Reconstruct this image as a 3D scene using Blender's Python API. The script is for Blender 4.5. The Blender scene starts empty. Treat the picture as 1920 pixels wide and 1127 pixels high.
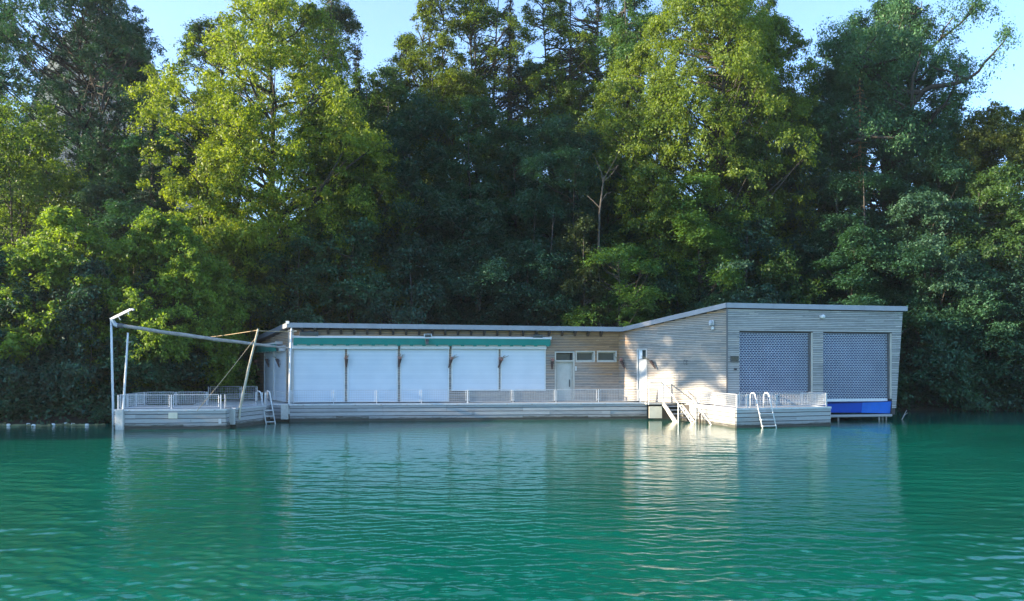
import bpy, math, random
import numpy as np
from mathutils import Vector
S = bpy.context.scene
C = S.collection
R = math.radians
FPX, CXP, HOR, CAMH = 1500.0, 960.0, 690.0, 2.68
DECK = 0.88

def at(px, py, Y):
    return Vector(((px - CXP) * Y / FPX, Y, CAMH - (py - HOR) * Y / FPX))

# ------------------------------------------------------------------ mesh builder
class MB:
    def __init__(s):
        s.v = []; s.f = []; s.uv = []
    def add(s, vs, fs, uv=None):
        b = len(s.v)
        s.v.extend([tuple(p) for p in vs])
        s.uv.extend(uv if uv else [(0.0, 0.0)] * len(vs))
        s.f.extend([tuple(b + i for i in f) for f in fs])
        return s
    def hexa(s, lo, hi, uv=None):
        """lo, hi: 4 points each (same winding)"""
        return s.add(list(lo) + list(hi), [(3, 2, 1, 0), (4, 5, 6, 7), (0, 1, 5, 4), (1, 2, 6, 5), (2, 3, 7, 6), (3, 0, 4, 7)], uv)
    def box(s, c, d, rz=0.0):
        cx, cy, cz = c; dx, dy, dz = [k / 2 for k in d]
        ca, sa = math.cos(rz), math.sin(rz)
        P = lambda x, y, z: (cx + x * ca - y * sa, cy + x * sa + y * ca, cz + z)
        lo = [P(-dx, -dy, -dz), P(dx, -dy, -dz), P(dx, dy, -dz), P(-dx, dy, -dz)]
        hi = [P(-dx, -dy, dz), P(dx, -dy, dz), P(dx, dy, dz), P(-dx, dy, dz)]
        return s.hexa(lo, hi)
    def prism(s, poly, z0, z1):
        n = len(poly)
        g = lambda z, i, p: z[i] if isinstance(z, (list, tuple)) else z
        vs = [(p[0], p[1], g(z0, i, p)) for i, p in enumerate(poly)] + [(p[0], p[1], g(z1, i, p)) for i, p in enumerate(poly)]
        fs = [tuple(range(n - 1, -1, -1)), tuple(range(n, 2 * n))] + [(i, (i + 1) % n, n + (i + 1) % n, n + i) for i in range(n)]
        return s.add(vs, fs)
    def beam(s, p, q, w, h, up=Vector((0, 0, 1))):
        """rectangular bar from p to q, w sideways, h along up"""
        p = Vector(p); q = Vector(q); d = (q - p).normalized()
        if abs(d.dot(up)) > 0.98: up = Vector((0, 1, 0))
        sx = d.cross(up).normalized() * (w / 2); uz = sx.cross(d).normalized() * (h / 2)
        lo = [p - sx - uz, p + sx - uz, p + sx + uz, p - sx + uz]
        hi = [q - sx - uz, q + sx - uz, q + sx + uz, q - sx + uz]
        return s.hexa(lo, hi)
    def tube(s, pts, r, n=8, caps=True):
        pts = [Vector(p) for p in pts]
        m = len(pts)
        rs = r if isinstance(r, (list, tuple)) else [r] * m
        vs = []; ref = Vector((0.13, 0.31, 0.94))
        for i, p in enumerate(pts):
            d = (pts[min(i + 1, m - 1)] - pts[max(i - 1, 0)])
            d = d.normalized() if d.length > 1e-9 else Vector((0, 0, 1))
            a = d.cross(ref)
            if a.length < 0.05: a = d.cross(Vector((1, 0, 0)))
            a.normalize(); b = d.cross(a)
            for k in range(n):
                t = 2 * math.pi * k / n
                vs.append(p + (a * math.cos(t) + b * math.sin(t)) * rs[i])
        fs = []
        for i in range(m - 1):
            for k in range(n):
                k2 = (k + 1) % n
                fs.append((i * n + k, i * n + k2, (i + 1) * n + k2, (i + 1) * n + k))
        if caps:
            fs.append(tuple(range(n - 1, -1, -1))); fs.append(tuple((m - 1) * n + k for k in range(n)))
        return s.add(vs, fs)
    def build(s, name, mat, parent=None, smooth=False, bevel=0.0, **kw):
        off = world_of(parent)
        me = bpy.data.meshes.new(name)
        me.from_pydata([(x - off[0], y - off[1], z - off[2]) for x, y, z in s.v], [], s.f)
        me.update()
        uvl = me.uv_layers.new(name='UVMap')
        idx = np.empty(len(me.loops), dtype=np.int32); me.loops.foreach_get('vertex_index', idx)
        uvl.data.foreach_set('uv', np.array(s.uv, dtype=np.float32)[idx].ravel())
        me.materials.append(mat)
        if smooth: me.polygons.foreach_set('use_smooth', [True] * len(me.polygons))
        o = bpy.data.objects.new(name, me); C.objects.link(o)
        if parent: o.parent = parent
        if bevel:
            m = o.modifiers.new('bevel', 'BEVEL'); m.width = bevel; m.segments = 2; m.limit_method = 'ANGLE'
        tag(o, **kw)
        return o

BASE = {}
def world_of(p):
    while p is not None:
        if p.name in BASE: return BASE[p.name]
        p = p.parent
    return (0, 0, 0)
def tag(o, label=None, cat=None, group=None, kind=None):
    if label: o['label'] = label
    if cat: o['category'] = cat
    if group: o['group'] = group
    if kind: o['kind'] = kind
    return o
def thing(name, loc, label, cat, group=None):
    o = bpy.data.objects.new(name, None); C.objects.link(o)
    o.location = loc; o.empty_display_size = 0.3
    BASE[o.name] = tuple(loc)
    return tag(o, label, cat, group)
def copy_tree(o, parent=None):
    c = o.copy(); C.objects.link(c); c.parent = parent
    for ch in list(o.children): copy_tree(ch, c)
    return c

# ------------------------------------------------------------------ materials
def new_mat(name):
    m = bpy.data.materials.new(name); m.use_nodes = True
    nt = m.node_tree; nt.nodes.clear()
    out = nt.nodes.new('ShaderNodeOutputMaterial')
    return m, nt, out
def N(nt, t, **kw):
    n = nt.nodes.new(t)
    for k, v in kw.items():
        if k == 'ins':
            for a, b in v.items(): n.inputs[a].default_value = b
        else: setattr(n, k, v)
    return n
def L(nt, a, b): nt.links.new(a, b)
def ramp(nt, fac, stops):
    r = N(nt, 'ShaderNodeValToRGB')
    while len(r.color_ramp.elements) < len(stops): r.color_ramp.elements.new(0.5)
    for e, (p, c) in zip(r.color_ramp.elements, stops):
        e.position = p; e.color = (*c, 1)
    L(nt, fac, r.inputs[0]); return r.outputs[0]
def mixc(nt, fac, a, b, mode='MIX'):
    m = N(nt, 'ShaderNodeMix', data_type='RGBA', blend_type=mode)
    for s_, v in ((0, fac), (6, a), (7, b)):
        if hasattr(v, 'links') or hasattr(v, 'is_linked'): L(nt, v, m.inputs[s_])
        else: m.inputs[s_].default_value = v if s_ == 0 else (*v, 1)
    return m.outputs[2]
def math_(nt, op, a, b=None, c=None):
    m = N(nt, 'ShaderNodeMath', operation=op)
    for i, v in enumerate((a, b, c)):
        if v is None: continue
        if hasattr(v, 'is_linked'): L(nt, v, m.inputs[i])
        else: m.inputs[i].default_value = v
    return m.outputs[0]
def paint(name, col, rough=0.5, var=0.12, scale=3.0, metal=0.0, spec=0.5, dirt=None, dirt_amt=0.5, bump=0.0):
    m, nt, out = new_mat(name)
    b = N(nt, 'ShaderNodeBsdfPrincipled'); L(nt, b.outputs[0], out.inputs[0])
    tc = N(nt, 'ShaderNodeTexCoord')
    n1 = N(nt, 'ShaderNodeTexNoise', ins={'Scale': scale, 'Detail': 6.0, 'Roughness': 0.65}); L(nt, tc.outputs['Object'], n1.inputs['Vector'])
    lo = tuple(c * (1 - var) for c in col); hi = tuple(min(1, c * (1 + var)) for c in col)
    c = ramp(nt, n1.outputs[0], [(0.3, lo), (0.7, hi)])
    if dirt:
        n2 = N(nt, 'ShaderNodeTexNoise', ins={'Scale': scale * 2.7, 'Detail': 8.0, 'Roughness': 0.75}); L(nt, tc.outputs['Object'], n2.inputs['Vector'])
        f = ramp(nt, n2.outputs[0], [(0.5, (0, 0, 0)), (0.72, (dirt_amt,) * 3)])
        c = mixc(nt, f, c, dirt)
    L(nt, c, b.inputs['Base Color'])
    b.inputs['Roughness'].default_value = rough; b.inputs['Metallic'].default_value = metal
    b.inputs['Specular IOR Level'].default_value = spec
    if bump:
        bp = N(nt, 'ShaderNodeBump', ins={'Strength': bump, 'Distance': 0.02}); L(nt, n1.outputs[0], bp.inputs['Height']); L(nt, bp.outputs[0], b.inputs['Normal'])
    return m

def cladding_mat(name, grey, brown, brown_amt=0.5, contrast=1.0):
    """weathered timber boards; uv.x metres along the wall, uv.y board number (integer) + height fraction"""
    m, nt, out = new_mat(name)
    b = N(nt, 'ShaderNodeBsdfPrincipled', ins={'Roughness': 0.8, 'Specular IOR Level': 0.25}); L(nt, b.outputs[0], out.inputs[0])
    uv = N(nt, 'ShaderNodeUVMap', uv_map='UVMap'); sp = N(nt, 'ShaderNodeSeparateXYZ'); L(nt, uv.outputs[0], sp.inputs[0])
    row = math_(nt, 'FLOOR', sp.outputs[1])
    wr = N(nt, 'ShaderNodeTexWhiteNoise', noise_dimensions='1D'); L(nt, row, wr.inputs['W'])
    sx = math_(nt, 'MULTIPLY_ADD', wr.outputs[0], 5.0, sp.outputs[0])
    brd = math_(nt, 'FLOOR', math_(nt, 'DIVIDE', sx, 3.1))
    cb = N(nt, 'ShaderNodeCombineXYZ'); L(nt, brd, cb.inputs[0]); L(nt, row, cb.inputs[1])
    wn = N(nt, 'ShaderNodeTexWhiteNoise', noise_dimensions='3D'); L(nt, cb.outputs[0], wn.inputs['Vector'])
    # grain stretched along the board
    gx = math_(nt, 'MULTIPLY', sp.outputs[0], 1.6); gy = math_(nt, 'MULTIPLY', sp.outputs[1], 1.7)
    gv = N(nt, 'ShaderNodeCombineXYZ'); L(nt, gx, gv.inputs[0]); L(nt, gy, gv.inputs[1]); L(nt, wn.outputs[0], gv.inputs[2])
    g = N(nt, 'ShaderNodeTexNoise', ins={'Scale': 1.6, 'Detail': 6.0, 'Roughness': 0.7}); L(nt, gv.outputs[0], g.inputs['Vector'])
    # big stains
    tc = N(nt, 'ShaderNodeTexCoord')
    st = N(nt, 'ShaderNodeTexNoise', ins={'Scale': 0.55, 'Detail': 4.0, 'Roughness': 0.6}); L(nt, tc.outputs['Object'], st.inputs['Vector'])
    stm = math_(nt, 'MULTIPLY', math_(nt, 'SUBTRACT', st.outputs[0], 0.42), 4.0)
    sep = N(nt, 'ShaderNodeSeparateXYZ'); L(nt, tc.outputs['Object'], sep.inputs[0])
    # boards kept dry under the roof edge stay brown: uses attribute painted on the mesh
    at_ = N(nt, 'ShaderNodeAttribute', attribute_name='dry')
    bf = math_(nt, 'ADD', math_(nt, 'MULTIPLY', stm, brown_amt * 0.45), math_(nt, 'MULTIPLY', at_.outputs['Fac'], 1.0))
    bf = math_(nt, 'ADD', bf, math_(nt, 'MULTIPLY', math_(nt, 'SUBTRACT', wn.outputs[0], 0.5), 0.5))
    cl = N(nt, 'ShaderNodeClamp'); L(nt, bf, cl.inputs[0])
    base = mixc(nt, cl.outputs[0], grey, brown)
    v = math_(nt, 'ADD', math_(nt, 'MULTIPLY', wn.outputs[0], 0.34 * contrast), math_(nt, 'MULTIPLY', g.outputs[0], 0.95 * contrast))
    v = math_(nt, 'ADD', v, 1.0 - 0.64 * contrast)
    vv = N(nt, 'ShaderNodeCombineXYZ'); [L(nt, v, vv.inputs[i]) for i in range(3)]
    col = mixc(nt, 1.0, base, vv.outputs[0], 'MULTIPLY')
    L(nt, col, b.inputs['Base Color'])
    bp = N(nt, 'ShaderNodeBump', ins={'Strength': 0.4, 'Distance': 0.01}); L(nt, g.outputs[0], bp.inputs['Height']); L(nt, bp.outputs[0], b.inputs['Normal'])
    return m

def plank_mat(name, dry, wet):
    """pontoon side planks: grain along, wet and algae-stained towards the water (real stain)"""
    m, nt, out = new_mat(name)
    b = N(nt, 'ShaderNodeBsdfPrincipled', ins={'Roughness': 0.75, 'Specular IOR Level': 0.3}); L(nt, b.outputs[0], out.inputs[0])
    uv = N(nt, 'ShaderNodeUVMap', uv_map='UVMap'); sp = N(nt, 'ShaderNodeSeparateXYZ'); L(nt, uv.outputs[0], sp.inputs[0])
    row = math_(nt, 'FLOOR', sp.outputs[1])
    brd = math_(nt, 'FLOOR', math_(nt, 'DIVIDE', math_(nt, 'MULTIPLY_ADD', row, 1.7, sp.outputs[0]), 3.9))
    cb = N(nt, 'ShaderNodeCombineXYZ'); L(nt, brd, cb.inputs[0]); L(nt, row, cb.inputs[1])
    wn = N(nt, 'ShaderNodeTexWhiteNoise', noise_dimensions='3D'); L(nt, cb.outputs[0], wn.inputs['Vector'])
    gv = N(nt, 'ShaderNodeCombineXYZ'); L(nt, math_(nt, 'MULTIPLY', sp.outputs[0], 1.3), gv.inputs[0]); L(nt, math_(nt, 'MULTIPLY', sp.outputs[1], 3.0), gv.inputs[1]); L(nt, wn.outputs[0], gv.inputs[2])
    g = N(nt, 'ShaderNodeTexNoise', ins={'Scale': 1.4, 'Detail': 7.0, 'Roughness': 0.72}); L(nt, gv.outputs[0], g.inputs['Vector'])
    geo = N(nt, 'ShaderNodeNewGeometry'); sz = N(nt, 'ShaderNodeSeparateXYZ'); L(nt, geo.outputs['Position'], sz.inputs[0])
    w = math_(nt, 'SUBTRACT', math_(nt, 'ADD', math_(nt, 'MULTIPLY_ADD', g.outputs[0], 0.5, -0.13), math_(nt, 'MULTIPLY', wn.outputs[0], 0.14)), sz.outputs[2])
    wf = N(nt, 'ShaderNodeMapRange', ins={'From Min': -0.05, 'From Max': 0.07}); L(nt, w, wf.inputs[0])
    v = math_(nt, 'ADD', math_(nt, 'ADD', math_(nt, 'MULTIPLY', wn.outputs[0], 0.3), math_(nt, 'MULTIPLY', g.outputs[0], 1.2)), 0.25)
    vv = N(nt, 'ShaderNodeCombineXYZ'); [L(nt, v, vv.inputs[i]) for i in range(3)]
    c = mixc(nt, wf.outputs[0], dry, wet)
    L(nt, mixc(nt, 1.0, c, vv.outputs[0], 'MULTIPLY'), b.inputs['Base Color'])
    bp = N(nt, 'ShaderNodeBump', ins={'Strength': 0.5, 'Distance': 0.02}); L(nt, g.outputs[0], bp.inputs['Height']); L(nt, bp.outputs[0], b.inputs['Normal'])
    return m

def leaf_mat(name, dark, light, trans, tmix=0.45, gloss=0.4):
    m, nt, out = new_mat(name)
    tc = N(nt, 'ShaderNodeTexCoord'); oi = N(nt, 'ShaderNodeObjectInfo')
    n1 = N(nt, 'ShaderNodeTexNoise', ins={'Scale': 0.55, 'Detail': 1.0}); L(nt, tc.outputs['Object'], n1.inputs['Vector'])
    n2 = N(nt, 'ShaderNodeTexNoise', ins={'Scale': 6.0, 'Detail': 0.0}); L(nt, tc.outputs['Object'], n2.inputs['Vector'])
    f = math_(nt, 'ADD', math_(nt, 'MULTIPLY', n1.outputs[0], 0.5), math_(nt, 'MULTIPLY', n2.outputs[0], 0.75))
    c = ramp(nt, f, [(0.42, dark), (0.78, light)])
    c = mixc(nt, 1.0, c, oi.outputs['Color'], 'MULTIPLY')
    tcol = mixc(nt, 1.0, c, trans, 'MULTIPLY')
    d = N(nt, 'ShaderNodeBsdfPrincipled', ins={'Roughness': 0.55, 'Specular IOR Level': gloss}); L(nt, c, d.inputs['Base Color'])
    t = N(nt, 'ShaderNodeBsdfTranslucent'); L(nt, tcol, t.inputs[0])
    mx = N(nt, 'ShaderNodeMixShader', ins={0: tmix}); L(nt, d.outputs[0], mx.inputs[1]); L(nt, t.outputs[0], mx.inputs[2])
    L(nt, mx.outputs[0], out.inputs[0])
    return m

M = {}
M['clad'] = cladding_mat('weathered_cladding', (0.39, 0.38, 0.36), (0.36, 0.225, 0.125), 0.4, 1.4)
M['clad_front'] = cladding_mat('grey_cladding', (0.40, 0.40, 0.39), (0.36, 0.28, 0.2), 0.2, 1.4)
M['backing'] = paint('dark_backing', (0.06, 0.055, 0.05), 0.9)
M['plank'] = plank_mat('pontoon_planks', (0.36, 0.365, 0.36), (0.075, 0.075, 0.06))
M['deck'] = plank_mat('deck_boards', (0.40, 0.40, 0.38), (0.3, 0.3, 0.28))
M['zinc'] = paint('zinc_sheet', (0.27, 0.29, 0.33), 0.45, 0.1, 1.2, metal=0.3, dirt=(0.25, 0.25, 0.25), dirt_amt=0.35)
M['white'] = paint('white_painted_metal', (0.66, 0.68, 0.68), 0.4, 0.04, 4.0, dirt=(0.5, 0.47, 0.4), dirt_amt=0.4)
M['galv'] = paint('galvanised_steel', (0.52, 0.54, 0.56), 0.45, 0.1, 5.0, metal=0.3, dirt=(0.35, 0.32, 0.28), dirt_amt=0.4)
M['concrete'] = paint('concrete', (0.52, 0.52, 0.48), 0.85, 0.15, 3.0, dirt=(0.25, 0.25, 0.2), dirt_amt=0.6, bump=0.4)
M['frame'] = paint('pale_timber_paint', (0.52, 0.50, 0.44), 0.6, 0.1, 3.0, dirt=(0.3, 0.28, 0.24), dirt_amt=0.5)
M['door'] = paint('pale_grey_door_paint', (0.47, 0.48, 0.44), 0.55, 0.06, 2.0, dirt=(0.3, 0.29, 0.26), dirt_amt=0.5)
M['door_white'] = paint('white_door_paint', (0.44, 0.46, 0.46), 0.5, 0.05, 2.0)
M['black'] = paint('black_metal', (0.03, 0.03, 0.035), 0.5)
M['dark'] = paint('dark_grey_metal', (0.09, 0.095, 0.1), 0.5)
M['trim'] = paint('dark_corner_trim', (0.13, 0.13, 0.13), 0.6)
M['rafter'] = paint('tarred_rafters', (0.07, 0.055, 0.045), 0.8)
M['soffit'] = paint('soffit_boards', (0.33, 0.21, 0.13), 0.8, 0.2)
M['rust'] = paint('rusty_cone', (0.07, 0.042, 0.036), 0.7, 0.3, 12.0)
M['petal'] = paint('faded_flowers', (0.38, 0.19, 0.15), 0.8, 0.45, 30.0)
M['twig'] = paint('dry_twigs', (0.22, 0.19, 0.13), 0.85, 0.3, 10.0)
M['awning'] = paint('green_awning_cloth', (0.006, 0.21, 0.165), 0.8, 0.08, 2.0)
M['blue'] = paint('blue_boat_paint', (0.004, 0.065, 0.42), 0.35, 0.06, 1.0)
M['navy'] = paint('dark_navy', (0.008, 0.02, 0.10), 0.7, 0.3, 1.2)
M['alu'] = paint('grille_aluminium', (0.37, 0.43, 0.53), 0.45, 0.12, 1.0, metal=0.3)
M['log'] = paint('bleached_log', (0.33, 0.31, 0.285), 0.85, 0.25, 4.0, dirt=(0.16, 0.13, 0.1), dirt_amt=0.7, bump=0.6)
M['post'] = paint('pale_yellow_post', (0.42, 0.38, 0.28), 0.75, 0.25, 4.0, dirt=(0.2, 0.17, 0.12), dirt_amt=0.6)
M['rope'] = paint('old_rope', (0.45, 0.33, 0.19), 0.9, 0.2, 20.0)
M['board'] = paint('cream_board', (0.66, 0.61, 0.47), 0.7, 0.08, 3.0)
M['bark'] = paint('tree_bark', (0.045, 0.039, 0.031), 0.9, 0.35, 2.5, bump=0.6)
M['barkpale'] = paint('pale_bark', (0.075, 0.065, 0.052), 0.9, 0.4, 2.5, bump=0.5)
M['barkred'] = paint('orange_bark', (0.33, 0.16, 0.07), 0.9, 0.3, 2.5, bump=0.5)
M['foam'] = paint('white_float', (0.7, 0.72, 0.7), 0.5, 0.1, 9.0, dirt=(0.3, 0.33, 0.2), dirt_amt=0.5)
M['weed'] = paint('weedy_rope', (0.16, 0.17, 0.08), 0.9, 0.4, 6.0)
M['soil'] = paint('forest_floor', (0.05, 0.045, 0.03), 0.95, 0.4, 0.8, bump=0.8)
M['glassdark'] = None
def glass_mat():
    m, nt, out = new_mat('window_glass')
    b = N(nt, 'ShaderNodeBsdfPrincipled', ins={'Base Color': (0.03, 0.05, 0.055, 1), 'Roughness': 0.05, 'Specular IOR Level': 0.22}); L(nt, b.outputs[0], out.inputs[0])
    return m
M['glass'] = glass_mat()
def shutter_mat():
    m, nt, out = new_mat('white_roller_shutter')
    b = N(nt, 'ShaderNodeBsdfPrincipled', ins={'Roughness': 0.38, 'Specular IOR Level': 0.4}); L(nt, b.outputs[0], out.inputs[0])
    tc = N(nt, 'ShaderNodeTexCoord'); sp = N(nt, 'ShaderNodeSeparateXYZ'); L(nt, tc.outputs['Object'], sp.inputs[0])
    row = math_(nt, 'FLOOR', math_(nt, 'DIVIDE', sp.outputs[2], 0.055))
    wn = N(nt, 'ShaderNodeTexWhiteNoise', noise_dimensions='1D'); L(nt, row, wn.inputs['W'])
    n1 = N(nt, 'ShaderNodeTexNoise', ins={'Scale': 1.2, 'Detail': 3.0}); L(nt, tc.outputs['Object'], n1.inputs['Vector'])
    f = math_(nt, 'ADD', math_(nt, 'MULTIPLY', wn.outputs[0], 0.35), math_(nt, 'MULTIPLY', n1.outputs[0], 0.8))
    L(nt, ramp(nt, f, [(0.2, (0.63, 0.71, 0.79)), (0.9, (0.76, 0.83, 0.90))]), b.inputs['Base Color'])
    return m
M['shutter'] = shutter_mat()

def water_mat():
    m, nt, out = new_mat('green_lake_water')
    b = N(nt, 'ShaderNodeBsdfPrincipled', ins={'Base Color': (0.0, 0.115, 0.072, 1), 'Roughness': 0.04, 'IOR': 1.333, 'Specular IOR Level': 0.62}); L(nt, b.outputs[0], out.inputs[0])
    tc = N(nt, 'ShaderNodeTexCoord'); mp = N(nt, 'ShaderNodeMapping'); mp.inputs['Scale'].default_value = (1.0, 1.7, 1.0); mp.inputs['Rotation'].default_value = (0, 0, R(-8))
    L(nt, tc.outputs['Object'], mp.inputs[0])
    n1 = N(nt, 'ShaderNodeTexNoise', ins={'Scale': 11.0, 'Detail': 2.0, 'Roughness': 0.5, 'Distortion': 0.4}); L(nt, mp.outputs[0], n1.inputs['Vector'])
    bp = N(nt, 'ShaderNodeBump', ins={'Strength': 0.3, 'Distance': 0.010}); L(nt, n1.outputs[0], bp.inputs['Height']); L(nt, bp.outputs[0], b.inputs['Normal'])
    # suspended silt in drifting patches
    n2 = N(nt, 'ShaderNodeTexNoise', ins={'Scale': 0.12, 'Detail': 3.0}); L(nt, tc.outputs['Object'], n2.inputs['Vector'])
    L(nt, ramp(nt, n2.outputs[0], [(0.3, (0.0, 0.074, 0.050)), (0.7, (0.0, 0.108, 0.072))]), b.inputs['Base Color'])
    return m
M['water'] = water_mat()

# ------------------------------------------------------------------ terrain
def shore(x):
    x = np.asarray(x, dtype=float)
    pts_x = [-400, -60, -36.5, -35, -30, -22, -19, -17.5, -15, -10, 0, 19, 22, 30, 60, 400]
    pts_y = [-60, -40, 10, 30, 38.2, 38.6, 39.4, 43, 48.5, 50.5, 51.5, 51.5, 50.2, 49.6, 46, 20]
    return np.interp(x, pts_x, pts_y)
def hgt(x, y):
    x = np.asarray(x, dtype=float); y = np.asarray(y, dtype=float)
    d = y - shore(x)
    slope = np.interp(x, [-60, -38, -27, -20, -8, 10, 40], [0.07, 0.09, 0.4, 0.48, 0.66, 0.66, 0.55])
    up = np.interp(d, [-400, -6, -0.4, 0.0, 3, 30, 45, 90, 400], [-6, -2.0, -0.35, 0.05, 1.4, 27, 29, 10, 5])
    n = np.sin(x * .31 + 1) * np.cos(y * .27) + 0.5 * np.sin(x * .9 + y * .7)
    return np.where(d > 0, up * slope / 0.95 + np.minimum(d, 6) / 6 * 0.5 * n, up)
def hf(x, y): return float(hgt(x, y))

def grid_object(name, xs, ys, zf, mat, smooth=True, **kw):
    X, Y = np.meshgrid(xs, ys); Z = zf(X, Y)
    nx, ny = len(xs), len(ys)
    co = np.stack([X, Y, Z], -1).reshape(-1, 3).astype(np.float32)
    i = np.arange(ny - 1)[:, None] * nx + np.arange(nx - 1)[None, :]
    q = np.stack([i, i + 1, i + nx + 1, i + nx], -1).reshape(-1, 4)
    return np_mesh(name, co, q, mat, smooth=smooth, **kw)
def np_mesh(name, co, faces, mat, parent=None, smooth=False, link=True, **kw):
    k = faces.shape[1]
    me = bpy.data.meshes.new(name)
    me.vertices.add(len(co)); me.vertices.foreach_set('co', np.ascontiguousarray(co, dtype=np.float32).ravel())
    me.loops.add(faces.size); me.loops.foreach_set('vertex_index', np.ascontiguousarray(faces, dtype=np.int32).ravel())
    me.polygons.add(len(faces)); me.polygons.foreach_set('loop_start', np.arange(0, faces.size, k, dtype=np.int32))
    me.polygons.foreach_set('loop_total', np.full(len(faces), k, dtype=np.int32))
    if smooth: me.polygons.foreach_set('use_smooth', np.ones(len(faces), dtype=bool))
    me.update(calc_edges=True); me.materials.append(mat)
    if not link: return me
    o = bpy.data.objects.new(name, me); C.objects.link(o)
    if parent: o.parent = parent
    return tag(o, **kw)

xs = np.concatenate([[-345, -250, -160, -110], np.arange(-80, 81, 2.0), [110, 160, 250, 345]])
ys = np.concatenate([[-190, -140, -60], np.arange(-40, 34, 4.0), np.arange(34, 110, 1.5), [120, 150, 200, 300, 500, 700, 890]])
grid_object('ground', xs, ys, hgt, M['soil'], kind='structure')

# far mountain, seen through the gap between the trees
def mtn(x, y):
    r = np.exp(-((x + 325) / 95) ** 2) * 285
    c = np.exp(-((y - 640) / 120) ** 2)
    n = 6 * np.sin(x * .031 + 2) * np.cos(y * .033) + 2.5 * np.sin(x * .091) * np.sin(y * .107 + 1) + 1.8 * np.sin(x * .29 + y * .15) * np.cos(y * .21)
    return r * c + n * np.clip(r * c / 80, 0, 1) - 4
M['mountain'] = paint('mountain_forest', (0.04, 0.06, 0.05), 0.95, 0.4, 0.012)
grid_object('mountain', np.linspace(-344, 40, 150), np.linspace(420, 870, 120), mtn, M['mountain'], kind='structure')

# ------------------------------------------------------------------ water with real waves
def axis(brk, steps):
    out = [brk[0]]
    for a, b, s0, s1 in steps:
        x = a
        while x < b - 1e-6:
            t = (x - a) / (b - a); x += s0 + (s1 - s0) * t; out.append(min(x, b))
    return np.array(out)
wx = axis([0], [(0, 10, .05, .055), (10, 30, .06, .18), (30, 60, .3, 2.0), (60, 340, 10, 80)])
wx = np.concatenate([-wx[:0:-1], wx])
wy = np.concatenate([[-190, -140, -80, -30, -10, 0, 3], axis([5.5], [(5.5, 14, .03, .045), (14, 30, .05, .10), (30, 52, .11, .22), (52, 75, 1, 4)])])
def waves(X, Y):
    rng = np.random.default_rng(5)
    dx = np.gradient(wx)[None, :]; dy = np.gradient(wy)[:, None]
    Z = np.zeros_like(X)
    calm = 0.62 + 0.38 * np.sin(X * .13 + 1.3 * np.sin(Y * .11)) * np.cos(Y * .17 + .4)   # gust patches
    calm = np.clip(calm, 0.3, 1.0) * np.interp(Y, [8, 20, 40, 50], [1.0, 0.8, 0.5, 0.32])
    for i in range(84):
        lam = 0.12 * (1.05 / 0.12) ** rng.random()
        ang = R(-98) + rng.normal(0, 0.26 + 0.22 * (lam < .5)) + (R(180) if rng.random() < .2 else 0)
        k = 2 * math.pi / lam; kx, ky = k * math.cos(ang), k * math.sin(ang)
        amp = 0.0021 * lam ** 0.85 * (1.5 if lam < .4 else .9)
        ph = rng.random() * 6.28
        sp = np.maximum(dx * abs(math.cos(ang)), dy * abs(math.sin(ang)))
        w = np.clip((lam / sp - 2.2) / 2.0, 0, 1)
        s = np.sin(kx * X + ky * Y + ph + 0.6 * np.sin(0.7 * X + .4 * Y + i))
        Z += amp * w * (s + 0.25 * s * s)
    return Z * calm * np.interp(Y, [7, 20, 38], [2.1, 1.7, 1.0])
WATER = grid_object('water', wx, wy, waves, M['water'], kind='structure')

# ------------------------------------------------------------------ wall frames (vertical planes)
class Frame:
    """vertical plane through ground points A->B; u along, n outward (towards the viewer side)"""
    def __init__(s, A, B):
        s.A = Vector((A[0], A[1], 0)); s.B = Vector((B[0], B[1], 0)); d = s.B - s.A; s.len = d.length
        s.u = d.normalized(); s.n = Vector((s.u.y, -s.u.x, 0))
    def p(s, u, z, out=0.0):
        return s.A + s.u * u + s.n * out + Vector((0, 0, z))
    def uz(s, px, py):
        r = Vector(((px - CXP) / FPX, 1.0, 0)); t = s.A.dot(s.n) / r.dot(s.n)
        X = r * t
        return (X - s.A).dot(s.u), CAMH - (py - HOR) * t / FPX
    def box(s, mb, u0, u1, z0, z1, o0, o1, uv=None):
        lo = [s.p(u0, z0, o0), s.p(u0, z0, o1), s.p(u1, z0, o1), s.p(u1, z0, o0)]
        hi = [s.p(u0, z1, o0), s.p(u0, z1, o1), s.p(u1, z1, o1), s.p(u1, z1, o0)]
        mb.hexa(lo, hi, uv)

PS = (-15.35, 48.0); PA = (-11.43, 41.3); PV = (5.87, 44.0); PC = (10.48, 39.0); PR = (19.95, 41.0)
F_side, F_wing, F_ang, F_face = Frame(PS, PA), Frame(PA, PV), Frame(PV, PC), Frame(PC, PR)
PB1, PB2, PB3 = (20.6, 49.5), (5.0, 52.5), (-14.2, 50.5)

house = thing('boathouse', (4.0, 44.0, 0.0), 'long low boathouse clad in weathered grey boards with white roller shutters', 'boathouse')

def top_wing(u):   # underside of roof along the wing
    t = u / F_wing.len; return 4.74 + (4.68 - 4.74) * t
def top_side(u):
    t = u / F_side.len; return 4.12 + (4.74 - 4.12) * t
def top_ang(u):
    t = u / F_ang.len; return 4.68 + (5.62 - 4.68) * t
def top_face(u): return 5.62

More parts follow.
